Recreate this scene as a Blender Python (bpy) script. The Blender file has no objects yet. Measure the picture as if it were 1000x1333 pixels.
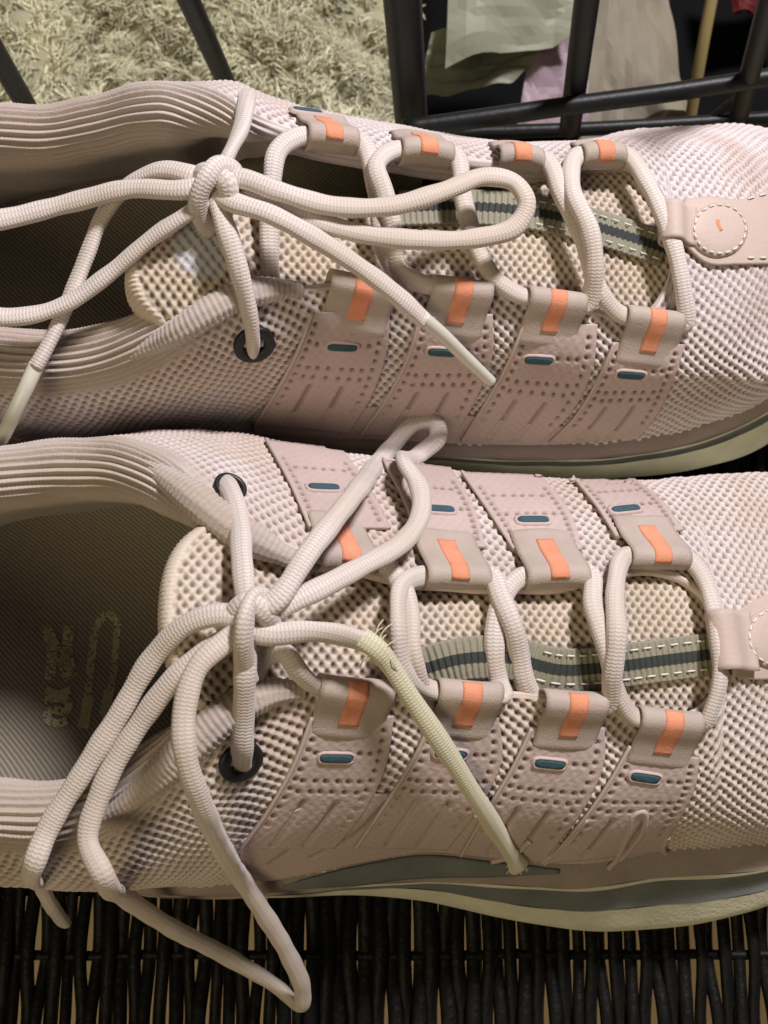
import bpy, math, random
import numpy as np
from mathutils import Vector
from mathutils.bvhtree import BVHTree

random.seed(7); rng = np.random.default_rng(7)
scene = bpy.context.scene
COL = scene.collection
S = 0.01                      # everything below is laid out in centimetres

# ------------------------------------------------------------------ camera
F, PITCH, HC = 1400.0, math.radians(14), 30.5
cam_d = bpy.data.cameras.new('camera'); cam = bpy.data.objects.new('camera', cam_d); COL.objects.link(cam)
cam.location = (0, 0, HC*S); cam.rotation_euler = (PITCH, 0, 0)
cam_d.sensor_fit = 'HORIZONTAL'; cam_d.sensor_width = 36.0; cam_d.lens = 36.0*F/1000.0
cam_d.clip_start = 0.01; cam_d.clip_end = 20.0
cam_d.dof.use_dof = True; cam_d.dof.focus_distance = 0.235; cam_d.dof.aperture_fstop = 40.0
scene.camera = cam
# ------------------------------------------------------------------ world, lamps, exposure
w = bpy.data.worlds.new('World'); scene.world = w; w.use_nodes = True
bg = w.node_tree.nodes['Background']; bg.inputs[0].default_value = (1.0, 0.93, 0.84, 1); bg.inputs[1].default_value = 0.055
def area(name, loc, target, size, watts, color):
    d = bpy.data.lights.new(name, 'AREA'); d.shape = 'DISK'; d.size = size*S; d.energy = watts; d.color = color
    o = bpy.data.objects.new(name, d); COL.objects.link(o); o.location = Vector(loc)*S
    o.rotation_euler = (Vector(target)-Vector(loc)).to_track_quat('-Z', 'Y').to_euler()
    return o
area('ceiling_lamp', (32, 50, 68), (4, 6, 5), 13, 9.4, (1.0, 0.955, 0.975))
area('warm_fill_lamp', (-48, -70, 105), (0, 2, 0), 60, 4.8, (1.0, 0.83, 0.50))  # added fill: lifts the near side and the floor under the reeds
vs = scene.view_settings
vs.view_transform = 'Standard'; vs.look = 'None'; vs.exposure = 0.0; vs.gamma = 1.0; vs.use_curve_mapping = False

# ------------------------------------------------------------------ helpers
CP, SP = math.cos(PITCH), math.sin(PITCH)
def ray(px, py):
    x, y, z = (px-500)/F, -(py-666.5)/F, -1.0
    return np.array([x, y*CP - z*SP, y*SP + z*CP])
CAM = np.array([0, 0, HC])
def P(px, py, z):
    d = ray(px, py); return CAM + d*((z-HC)/d[2])

def pchip(xk, yk, x):
    xk = np.asarray(xk, float); yk = np.asarray(yk, float); x = np.asarray(x, float)
    h = np.diff(xk); d = np.diff(yk)/h; m = np.zeros_like(yk)
    m[1:-1] = np.where(d[:-1]*d[1:] > 0, 2*d[:-1]*d[1:]/np.where(d[:-1]+d[1:] == 0, 1, d[:-1]+d[1:]), 0)
    m[0], m[-1] = d[0], d[-1]
    i = np.clip(np.searchsorted(xk, x)-1, 0, len(xk)-2); t = (x-xk[i])/h[i]
    tc = np.clip(t, 0, 1); H = h[i]
    r = (2*tc**3-3*tc**2+1)*yk[i] + (tc**3-2*tc**2+tc)*H*m[i] + (-2*tc**3+3*tc**2)*yk[i+1] + (tc**3-tc**2)*H*m[i+1]
    return r + np.where(t < 0, t*H*m[0], 0) + np.where(t > 1, (t-1)*H*m[-1], 0)
def catmull(xk, yk, x):                     # smooth interpolation with slopes from neighbours
    xk = np.asarray(xk, float); yk = np.asarray(yk, float); x = np.asarray(x, float)
    m = np.gradient(yk, xk); i = np.clip(np.searchsorted(xk, x)-1, 0, len(xk)-2); h = np.diff(xk)[i]; t = (x-xk[i])/h
    t = np.clip(t, 0, 1)
    return (2*t**3-3*t**2+1)*yk[i] + (t**3-2*t**2+t)*h*m[i] + (-2*t**3+3*t**2)*yk[i+1] + (t**3-t**2)*h*m[i+1]
def line(pts):
    W = np.array([P(*p) if len(p) == 3 else p[1:] for p in pts], float)
    W = W[np.argsort(W[:, 0])]
    return lambda x: (catmull(W[:, 0], W[:, 1], np.clip(x, W[0, 0], W[-1, 0])), catmull(W[:, 0], W[:, 2], np.clip(x, W[0, 0], W[-1, 0])))
def sstep(a, b, x):
    t = np.clip((np.asarray(x, float)-a)/(b-a), 0, 1); return t*t*(3-2*t)
def px2x(px, py, z): return P(px, py, z)[0]

def link(o, parent=None):
    COL.objects.link(o)
    if parent is not None: o.parent = parent; o.matrix_parent_inverse = parent_inv(parent)
    return o
def mesh_obj(name, V, faces, mat, parent=None, smooth=True):
    me = bpy.data.meshes.new(name); me.from_pydata([tuple(v) for v in np.asarray(V)*S], [], faces); me.update()
    if smooth: me.polygons.foreach_set('use_smooth', [True]*len(me.polygons))
    me.materials.append(mat)
    return link(bpy.data.objects.new(name, me), parent)
def grid_obj(name, G, mat, parent=None, uv=None, attrs=None, wrap=False, flip=False):
    n, m = G.shape[:2]
    idx = np.arange(n*m).reshape(n, m)
    if wrap: idx = np.concatenate([idx, idx[:, :1]], 1)
    q = np.stack([idx[:-1, :-1], idx[1:, :-1], idx[1:, 1:], idx[:-1, 1:]], -1).reshape(-1, 4)
    if flip: q = q[:, ::-1]
    me = bpy.data.meshes.new(name)
    me.vertices.add(n*m); me.vertices.foreach_set('co', (G.reshape(-1, 3)*S).astype(np.float32).ravel())
    me.loops.add(q.size); me.polygons.add(len(q))
    me.loops.foreach_set('vertex_index', q.astype(np.int32).ravel())
    me.polygons.foreach_set('loop_start', np.arange(0, q.size, 4, dtype=np.int32))
    me.polygons.foreach_set('use_smooth', np.ones(len(q), bool))
    for k, A in (attrs or {}).items():
        a = me.attributes.new(k, 'FLOAT', 'POINT'); a.data.foreach_set('value', np.asarray(A, np.float32).ravel())
    if uv is not None:
        l = me.uv_layers.new(name='UVMap'); U, Vv = uv
        if wrap:
            U = np.concatenate([U, U[:, :1]], 1); Vv = np.concatenate([Vv, Vv[:, :1]+1], 1)
        def corners(A): return np.stack([A[:-1, :-1], A[1:, :-1], A[1:, 1:], A[:-1, 1:]], -1).reshape(-1, 4)
        a = np.stack([corners(U), corners(Vv)], -1)
        if flip: a = a[:, ::-1]
        l.data.foreach_set('uv', a.astype(np.float32).ravel())
    me.update(calc_edges=True); me.materials.append(mat)
    return link(bpy.data.objects.new(name, me), parent)
def grid_normals(G):
    a = np.gradient(G, axis=0); b = np.gradient(G, axis=1); n = np.cross(a, b)
    return n/np.maximum(np.linalg.norm(n, axis=-1, keepdims=True), 1e-9)
def solidify(o, t, offset=-1.0):
    m = o.modifiers.new('thick', 'SOLIDIFY'); m.thickness = t*S; m.offset = offset; return o
def empty(name, loc, label=None, cat=None, group=None):
    o = bpy.data.objects.new(name, None); COL.objects.link(o); o.location = Vector(loc)*S
    o.empty_display_size = 0.02
    tag(o, label, cat, group); return o
def tag(o, label=None, cat=None, group=None, kind=None):
    if label: o['label'] = label
    if cat: o['category'] = cat
    if group: o['group'] = group
    if kind: o['kind'] = kind
    return o
def parent_inv(p):
    from mathutils import Matrix
    return Matrix.Translation(-Vector(p.location)) if p.parent is None else Matrix.Identity(4)

def smooth_path(pts, step=0.06):
    Q = np.asarray(pts, float); d = np.r_[0, np.cumsum(np.maximum(np.linalg.norm(np.diff(Q, axis=0), axis=1), 1e-6)**0.75)]
    L = np.linalg.norm(np.diff(Q, axis=0), axis=1).sum(); n = max(6, int(L/step)+1); t = np.linspace(0, d[-1], n)
    R = np.stack([catmull(d, Q[:, k], t) for k in range(3)], 1)
    for _ in range(3): R[1:-1] = .25*R[:-2]+.5*R[1:-1]+.25*R[2:]
    return R
def tube_grid(path, a, b, ns=14, up=(0, 0, 1), twist=0.0, taper=None, groove=0.0):
    T = np.gradient(path, axis=0); T /= np.linalg.norm(T, axis=1, keepdims=True)+1e-9
    n = len(path)
    # transported frame seeded with 'up' (so the flat side mostly faces up)
    ref = np.array(up, float); U = np.zeros_like(path)
    u = ref - T[0]*ref.dot(T[0]); u /= np.linalg.norm(u)+1e-9; U[0] = u
    for i in range(1, n):
        u = U[i-1] - T[i]*U[i-1].dot(T[i])
        g = ref - T[i]*ref.dot(T[i]); gl = np.linalg.norm(g)
        u = u/(np.linalg.norm(u)+1e-9) + 0.06*gl*(g/(gl+1e-9)); u -= T[i]*u.dot(T[i]); U[i] = u/(np.linalg.norm(u)+1e-9)
    Wd = np.cross(T, U)
    s = np.r_[0, np.cumsum(np.linalg.norm(np.diff(path, axis=0), axis=1))]
    ang = np.linspace(0, 2*np.pi, ns, endpoint=False)
    tw = twist*s/(s[-1]+1e-9)
    A = ang[None, :] + 0*tw[:, None]
    k = np.ones(n) if taper is None else taper(s/(s[-1]+1e-9))
    lump = 1+(.035*np.sin(s*3.1+path[0, 0]*7)+.03*np.sin(s*7.3+path[0, 1]*5) if groove else 0*s)
    k = k*lump
    rr = 1.0 - groove*np.exp(-((np.sin(A-np.pi/2))**2)/0.04)*(np.cos(A-np.pi/2) > 0)
    ca, sa = np.cos(A)*rr*a*k[:, None], np.sin(A)*rr*b*k[:, None]
    ct, st = np.cos(tw)[:, None], np.sin(tw)[:, None]
    x, y = ca*ct - sa*st, ca*st + sa*ct
    G = path[:, None, :] + Wd[:, None, :]*x[..., None] + U[:, None, :]*y[..., None]
    UV = (np.repeat(s[:, None], ns, 1), np.repeat((ang/(2*np.pi))[None], n, 0))
    return G, UV
def cap_ends(G):
    c0 = np.repeat(G[0].mean(0)[None, None], G.shape[1], 1); c1 = np.repeat(G[-1].mean(0)[None, None], G.shape[1], 1)
    return np.concatenate([c0, G, c1], 0)
def tube(name, pts, a, b, mat, parent, ns=14, step=0.06, up=(0, 0, 1), twist=0.0, taper=None, groove=0.0):
    G, (u, v) = tube_grid(smooth_path(pts, step), a, b, ns, up, twist, taper, groove)
    G = cap_ends(G); u = np.concatenate([u[:1], u, u[-1:]]); v = np.concatenate([v[:1], v, v[-1:]])
    return grid_obj(name, G, mat, parent, uv=(u, v), wrap=True, flip=True)

# ------------------------------------------------------------------ materials
def new_mat(name):
    m = bpy.data.materials.new(name); m.use_nodes = True; nt = m.node_tree
    return m, nt, nt.nodes['Principled BSDF']
def N(nt, typ, **kw):
    n = nt.nodes.new(typ)
    for k, v in kw.items(): setattr(n, k, v)
    return n
def plain(name, col, rough=0.7, noise=0.15, scale=60.0, bump=0.0, bscale=400.0, sheen=0.0, spec=0.3, tint=None):
    m, nt, b = new_mat(name)
    b.inputs['Roughness'].default_value = rough; b.inputs['Specular IOR Level'].default_value = spec
    tc = N(nt, 'ShaderNodeTexCoord'); nz = N(nt, 'ShaderNodeTexNoise'); nz.inputs['Scale'].default_value = scale; nz.inputs['Detail'].default_value = 5
    nt.links.new(tc.outputs['Object'], nz.inputs['Vector'])
    mx = N(nt, 'ShaderNodeMix', data_type='RGBA')
    t2 = tint or col
    mx.inputs[6].default_value = (*[c*(1-noise) for c in col], 1); mx.inputs[7].default_value = (*[min(1, c*(1+noise)) for c in t2], 1)
    nt.links.new(nz.outputs['Fac'], mx.inputs[0]); nt.links.new(mx.outputs[2], b.inputs['Base Color'])
    if sheen: b.inputs['Sheen Weight'].default_value = sheen; b.inputs['Sheen Roughness'].default_value = 0.5
    if bump:
        n2 = N(nt, 'ShaderNodeTexNoise'); n2.inputs['Scale'].default_value = bscale; n2.inputs['Detail'].default_value = 3
        nt.links.new(tc.outputs['Object'], n2.inputs['Vector'])
        bp = N(nt, 'ShaderNodeBump'); bp.inputs['Strength'].default_value = bump; bp.inputs['Distance'].default_value = 0.0005
        nt.links.new(n2.outputs['Fac'], bp.inputs['Height']); nt.links.new(bp.outputs[0], b.inputs['Normal'])
    return m
def knit_mat(name, yarn, yarn2, hole_shade, lining):
    m, nt, b = new_mat(name)
    b.inputs['Roughness'].default_value = 0.85; b.inputs['Specular IOR Level'].default_value = 0.2
    b.inputs['Sheen Weight'].default_value = 0.15
    tc = N(nt, 'ShaderNodeTexCoord')
    nz = N(nt, 'ShaderNodeTexNoise'); nz.inputs['Scale'].default_value = 45; nz.inputs['Detail'].default_value = 4
    nt.links.new(tc.outputs['Object'], nz.inputs['Vector'])
    rp = N(nt, 'ShaderNodeMapRange'); rp.inputs[1].default_value = .38; rp.inputs[2].default_value = .62
    nt.links.new(nz.outputs['Fac'], rp.inputs[0])
    a = N(nt, 'ShaderNodeMix', data_type='RGBA'); a.inputs[6].default_value = (*yarn, 1); a.inputs[7].default_value = (*yarn2, 1)
    nt.links.new(rp.outputs[0], a.inputs[0])
    h = N(nt, 'ShaderNodeAttribute', attribute_name='hole'); l = N(nt, 'ShaderNodeAttribute', attribute_name='lining')
    c = N(nt, 'ShaderNodeMix', data_type='RGBA'); c.inputs[7].default_value = (*hole_shade, 1)  # depth shade of the knit holes, mixed into the colour
    nt.links.new(h.outputs['Fac'], c.inputs[0]); nt.links.new(a.outputs[2], c.inputs[6])
    e = N(nt, 'ShaderNodeMix', data_type='RGBA'); e.inputs[7].default_value = (*lining, 1)
    nt.links.new(l.outputs['Fac'], e.inputs[0]); nt.links.new(c.outputs[2], e.inputs[6]); nt.links.new(e.outputs[2], b.inputs['Base Color'])
    n2 = N(nt, 'ShaderNodeTexNoise'); n2.inputs['Scale'].default_value = 1400; n2.inputs['Detail'].default_value = 2
    nt.links.new(tc.outputs['Object'], n2.inputs['Vector'])
    bp = N(nt, 'ShaderNodeBump'); bp.inputs['Strength'].default_value = 0.35; bp.inputs['Distance'].default_value = 0.0004
    nt.links.new(n2.outputs['Fac'], bp.inputs['Height']); nt.links.new(bp.outputs[0], b.inputs['Normal'])
    return m
def lace_mat(name, c1, c2, c3):
    m, nt, b = new_mat(name)
    b.inputs['Roughness'].default_value = 0.62; b.inputs['Specular IOR Level'].default_value = 0.35; b.inputs['Sheen Weight'].default_value = 0.2
    uv = N(nt, 'ShaderNodeTexCoord'); sep = N(nt, 'ShaderNodeSeparateXYZ'); nt.links.new(uv.outputs['UV'], sep.inputs[0])
    def math_(op, a, bb):
        n = N(nt, 'ShaderNodeMath', operation=op)
        for i, q in enumerate((a, bb)):
            if q is None: continue
            if isinstance(q, (int, float)): n.inputs[i].default_value = q
            else: nt.links.new(q, n.inputs[i])
        return n.outputs[0]
    u = math_('MULTIPLY', sep.outputs[0], 2*math.pi/0.075)        # along the lace
    v = math_('MULTIPLY', sep.outputs[1], 2*math.pi*10)            # round the lace
    fr = math_('FRACT', math_('MULTIPLY', sep.outputs[1], 10.0), None)
    tri = math_('MULTIPLY', math_('ABSOLUTE', math_('SUBTRACT', fr, .5), None), 2.0)
    ch = math_('SINE', math_('ADD', u, math_('MULTIPLY', tri, 1.7)), None)
    h = math_('MULTIPLY_ADD', ch, 0.35); nt.nodes[-1].inputs[2].default_value = 0.6
    h = math_('SUBTRACT', h, math_('MULTIPLY', math_('POWER', tri, 6.0), .45))
    h = math_('MAXIMUM', h, 0.0)
    nz = N(nt, 'ShaderNodeTexNoise'); nz.inputs['Scale'].default_value = 24; nz.inputs['Detail'].default_value = 6; nt.links.new(uv.outputs['Object'], nz.inputs['Vector'])
    a = N(nt, 'ShaderNodeMix', data_type='RGBA'); a.inputs[6].default_value = (*c1, 1); a.inputs[7].default_value = (*c2, 1)
    mr = N(nt, 'ShaderNodeMapRange'); mr.inputs[1].default_value = .4; mr.inputs[2].default_value = .6; nt.links.new(nz.outputs['Fac'], mr.inputs[0]); nt.links.new(mr.outputs[0], a.inputs[0])
    c = N(nt, 'ShaderNodeMix', data_type='RGBA'); c.inputs[6].default_value = (*c3, 1); nt.links.new(a.outputs[2], c.inputs[7]); nt.links.new(h, c.inputs[0])
    nt.links.new(c.outputs[2], b.inputs['Base Color'])
    bp = N(nt, 'ShaderNodeBump'); bp.inputs['Strength'].default_value = 0.28; bp.inputs['Distance'].default_value = 0.0004
    nt.links.new(h, bp.inputs['Height']); nt.links.new(bp.outputs[0], b.inputs['Normal'])
    return m

M = {}
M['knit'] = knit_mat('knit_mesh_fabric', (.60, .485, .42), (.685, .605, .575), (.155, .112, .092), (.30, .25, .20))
M['tongue'] = knit_mat('tongue_mesh_fabric', (.58, .48, .375), (.65, .555, .47), (.15, .11, .088), (.50, .52, .58))
M['knit_pink_light'] = knit_mat('pink_lit_knit_mesh_fabric', (.60, .49, .45), (.69, .62, .62), (.155, .112, .10), (.31, .26, .215))  # far shoe: pink-lilac light cast put into the yarn colour
M['film'] = plain('taupe_film_overlay', (.45, .345, .315), .62, .14, 40, .3, 1100, tint=(.53, .42, .395))
def perforate(m, dark):
    nt = m.node_tree; b = nt.nodes['Principled BSDF']; src = b.inputs['Base Color'].links[0].from_socket
    h = N(nt, 'ShaderNodeAttribute', attribute_name='hole'); mx = N(nt, 'ShaderNodeMix', data_type='RGBA'); mx.inputs[7].default_value = (*dark, 1)
    nt.links.new(h.outputs['Fac'], mx.inputs[0]); nt.links.new(src, mx.inputs[6]); nt.links.new(mx.outputs[2], b.inputs['Base Color'])
perforate(M['film'], (.15, .105, .085))
M['film_edge'] = plain('pale_film_edge', (.50, .40, .355), .55, .1, 60)
M['tab'] = plain('taupe_satin_ribbon', (.44, .36, .315), .62, .18, 130, .3, 2400, spec=.25)
M['orange'] = plain('orange_stripe_print', (.70, .285, .17), .75, .25, 220, .3, 2400, spec=.15)
M['slot'] = plain('slate_blue_inlay', (.045, .09, .115), .75, .3, 160, .3, 1500, spec=.15)
M['lace'] = lace_mat('braided_lace', (.58, .49, .42), (.72, .655, .645), (.52, .44, .385))
M['lace_y'] = lace_mat('yellowed_lace_end', (.66, .62, .45), (.70, .66, .52), (.52, .48, .33))
M['aglet'] = plain('clear_aglet', (.60, .58, .50), .3, .1, 60, spec=.5)
M['eyelet'] = plain('black_grommet', (.013, .013, .014), .42, .2, 80, spec=.4)
M['webbing'] = plain('olive_ribbed_webbing', (.26, .245, .18), .75, .18, 60, .3, 1300)
M['webbing_dark'] = plain('dark_webbing_stripe', (.040, .045, .043), .8, .2, 60)
M['stitch'] = plain('white_stitching', (.72, .68, .62), .7, .1, 90)
M['leather'] = plain('taupe_synthetic_leather', (.52, .41, .36), .55, .1, 60, .2, 900)
M['midsole'] = plain('grey_foam_panel', (.145, .155, .15), .8, .3, 120, .4, 900)
M['rand'] = plain('taupe_rand', (.31, .25, .22), .75, .25, 110, .4, 900)
M['outsole'] = plain('cream_foam', (.62, .60, .46), .75, .24, 130, .45, 900)
M['insole'] = None
M['print'] = plain('worn_gold_print', (.50, .47, .27), .9, .3, 200)
M['label'] = plain('lilac_grey_label', (.34, .31, .32), .35, .2, 90, spec=.5)
M['wicker'] = plain('black_stained_reed', (.006, .0057, .0053), .5, .5, 120, .8, 500, spec=.14)
M['wire'] = plain('black_coated_wire', (.009, .0095, .010), .45, .2, 40, .25, 500, spec=.25)
M['floor'] = plain('tan_floor', (.60, .45, .27), .6, .2, 14)

def insole_mat():
    m, nt, b = new_mat('insole_twill'); b.inputs['Roughness'].default_value = .9; b.inputs['Specular IOR Level'].default_value = .15
    tc = N(nt, 'ShaderNodeTexCoord'); wv = N(nt, 'ShaderNodeTexWave', wave_type='BANDS', bands_direction='DIAGONAL'); wv.inputs['Scale'].default_value = 420
    wv.inputs['Distortion'].default_value = .6
    nt.links.new(tc.outputs['Object'], wv.inputs['Vector'])
    mx = N(nt, 'ShaderNodeMix', data_type='RGBA'); mx.inputs[6].default_value = (.20, .175, .135, 1); mx.inputs[7].default_value = (.31, .275, .215, 1)
    nt.links.new(wv.outputs['Fac'], mx.inputs[0]); nt.links.new(mx.outputs[2], b.inputs['Base Color'])
    bp = N(nt, 'ShaderNodeBump'); bp.inputs['Strength'].default_value = .5; bp.inputs['Distance'].default_value = .0004
    nt.links.new(wv.outputs['Fac'], bp.inputs['Height']); nt.links.new(bp.outputs[0], b.inputs['Normal'])
    return m
M['insole'] = insole_mat()

# ------------------------------------------------------------------ the shoe
XH0, XH1, XT0, XT1 = -8.5, -14.4, 9.2, 15.4
def close(x):
    c = np.ones_like(x)
    h = x < XH0; c[h] = np.sqrt(np.clip(1-((x[h]-XH0)/(XH1-XH0))**2, 0, 1))
    t = x > XT0; c[t] = np.sqrt(np.clip(1-((x[t]-XT0)/(XT1-XT0))**2, 0, 1))
    return np.maximum(c, .015)

class Shoe:
    def __init__(s, spec):
        s.sp = spec
        s.L = {k: line(v) for k, v in spec['lines'].items()}
        s.xe = spec['throat_end']; s.x0 = spec['collar_end']
    def ctrl(s, x):
        x = np.asarray(x, float)
        g = {k: f(x) for k, f in s.L.items()}
        c = close(x)
        yc = .5*(g['bite_n'][0]+g['bite_f'][0])
        drop = sstep(XT0-1.5, XT1, x)
        heel = sstep(XH0+2.5, XH1+.6, x)
        R = {}
        for k, (y, z) in g.items():
            y = yc + (y-yc)*c
            if k.startswith('edge') or k == 'crown': z = z - 2.3*drop + 1.7*heel
            R[k] = (y, z)
        (yb, zb), (ye, ze) = R['bite_n'], R['edge_n']
        bl = s.sp['bulge_side']*c
        R['mid_n'] = ((yb+ye)/2 - bl, (zb+ze)/2 + .35)
        (yf, zf) = R['edge_f']; (yn, zn) = R['edge_n']
        thr = sstep(s.x0-1, s.x0+1, x)
        R['crown'] = ((yf+yn)/2, (zf+zn)/2 + s.sp['crown']*(.3+.7*thr)*c)
        if 'mid_f' not in g:
            (yb, zb), (ye, ze) = R['bite_f'], R['edge_f']; R['mid_f'] = ((yb+ye)/2+.4*c, (zb+ze)/2+.3)
        return R
    KV = np.array([0, .2, .4, .5, .6, .8, 1.0]); KN = ['bite_n', 'mid_n', 'edge_n', 'crown', 'edge_f', 'mid_f', 'bite_f']
    def cap(s, x, v):
        """x (n,), v (n,m) -> points on the closed-over outer form"""
        R = s.ctrl(x); Y = np.stack([R[k][0] for k in s.KN], 1); Z = np.stack([R[k][1] for k in s.KN], 1)
        return s._spl(s.KV, x, v, Y, Z)
    def _spl(s, kv, x, v, Y, Z):
        my = np.gradient(Y, kv, axis=1); mz = np.gradient(Z, kv, axis=1)
        i = np.clip(np.searchsorted(kv, v)-1, 0, len(kv)-2); h = np.diff(kv)[i]; t = np.clip((v-kv[i])/h, 0, 1)
        r = np.arange(len(x))[:, None]
        b = [(2*t**3-3*t**2+1), (t**3-2*t**2+t)*h, (-2*t**3+3*t**2), (t**3-t**2)*h]
        y = b[0]*Y[r, i]+b[1]*my[r, i]+b[2]*Y[r, i+1]+b[3]*my[r, i+1]
        z = b[0]*Z[r, i]+b[1]*mz[r, i]+b[2]*Z[r, i+1]+b[3]*mz[r, i+1]
        return np.stack([np.repeat(np.asarray(x)[:, None], v.shape[1], 1), y, z], -1)
    def bvh(s):
        x = np.linspace(XH1, XT1, 260); v = np.tile(np.linspace(0, 1, 90), (260, 1)); G = s.cap(x, v)
        x2, rows = s.sole_rows(np.linspace(XH1, XT1, 200)); G2 = np.stack(rows[:7], 1)
        V = []; Fc = []
        for g in (G, G2):
            n, m = g.shape[:2]; o = len(V); V += [Vector(p) for p in g.reshape(-1, 3)]
            idx = np.arange(n*m).reshape(n, m)+o
            Fc += np.stack([idx[:-1, :-1], idx[1:, :-1], idx[1:, 1:], idx[:-1, 1:]], -1).reshape(-1, 4).tolist()
        s.tree = BVHTree.FromPolygons(V, Fc)
    def hit(s, px, py, lift=0.0, z=None):
        d = ray(px, py); dn = d/np.linalg.norm(d)
        if z is None:
            loc, nor, i, dist = s.tree.ray_cast(Vector(CAM), Vector(dn))
            if loc is not None: return np.array(loc) - dn*lift
            z = 5.0
        return P(px, py, z)
    def hitn(s, px, py):
        d = ray(px, py); dn = Vector(d/np.linalg.norm(d))
        loc, nor, i, dist = s.tree.ray_cast(Vector(CAM), dn)
        if loc is None:
            loc, nor, i, dist = s.tree.find_nearest(Vector(P(px, py, 5.5)))
        if nor.dot(dn) > 0: nor = -nor
        return np.array(loc), np.array(nor)
    # sole: rows round the section, from the top rim on the near side to the top rim on the far side
    def sole_rows(s, x):
        R = s.ctrl(x); (yb, zb), (yk, zk) = R['bite_n'], R['bulge']; (yf, zf) = R['bite_f']
        c = close(x)
        a = s.sp['panel_top'](x); b = s.sp['panel_bot'](x)
        def L(t, out): return np.stack([x, yb-.12*c+(yk-yb+.12*c)*t - out*c, zb+(zk-zb)*t], -1)
        toe = .9*sstep(XT0, XT1, x)
        rows = [np.stack([x, yb+.35*c, zb+.25], -1), np.stack([x, yb-.02*c, zb+.12], -1), L(0.05, .05), L(a-.02, .07), L(a, .12), L(a+.05, .12), L(a+.08, .02),
                L(b-.03, .0), L(b, .10), L(.9, .10), L(1.0, 0), np.stack([x, yk+.25*c, zk*.4+toe*.6], -1), np.stack([x, yk+.9*c, 0*zk+toe], -1)]
        yo = yf + .45*c
        rows += [np.stack([x, yo-.9*c, 0*zk+toe], -1), np.stack([x, yo-.1*c, zk*.4+toe*.6], -1), np.stack([x, yo, zk], -1), np.stack([x, yf+.1*c, zf-.4], -1), np.stack([x, yf+.02*c, zf+.12], -1), np.stack([x, yf-.35*c, zf+.25], -1)]
        return x, rows

def mesh_disp(U, V, a=.25, b=.15, rot=0.12, seed=0):
    r = math.cos(rot), math.sin(rot)
    u = U*r[0]+V*r[1]; v = -U*r[1]+V*r[0]
    jit = np.random.default_rng(int(seed*10)+5).normal(0, 1, U.shape)
    u = u + .018*np.sin(v*5.1+seed)+.016*np.sin(u*3.3+seed*2+v*1.7); v = v + .014*np.sin(u*4.3+seed)+.012*np.sin(v*3.7+u*2.1)+.002*jit
    best = np.zeros_like(U); grain = np.zeros_like(U)
    row = np.round(v/b)
    for k in (-1, 0, 1):
        rr = row+k; off = np.where(np.mod(rr, 2) == 0, 0, .5)*a
        du = u-off; du = du-np.round(du/a)*a; dv = v-rr*b
        best = np.maximum(best, np.exp(-((du/(a*.235))**2+(dv/(b*.45))**2)**1.5))
        dg = u-off-.5*a; dg = dg-np.round(dg/a)*a; dw = dv+.18*dg
        grain = np.maximum(grain, np.exp(-((dg/(a*.36))**2+(dw/(b*.50))**2)**1.2))
    return best, grain

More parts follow.
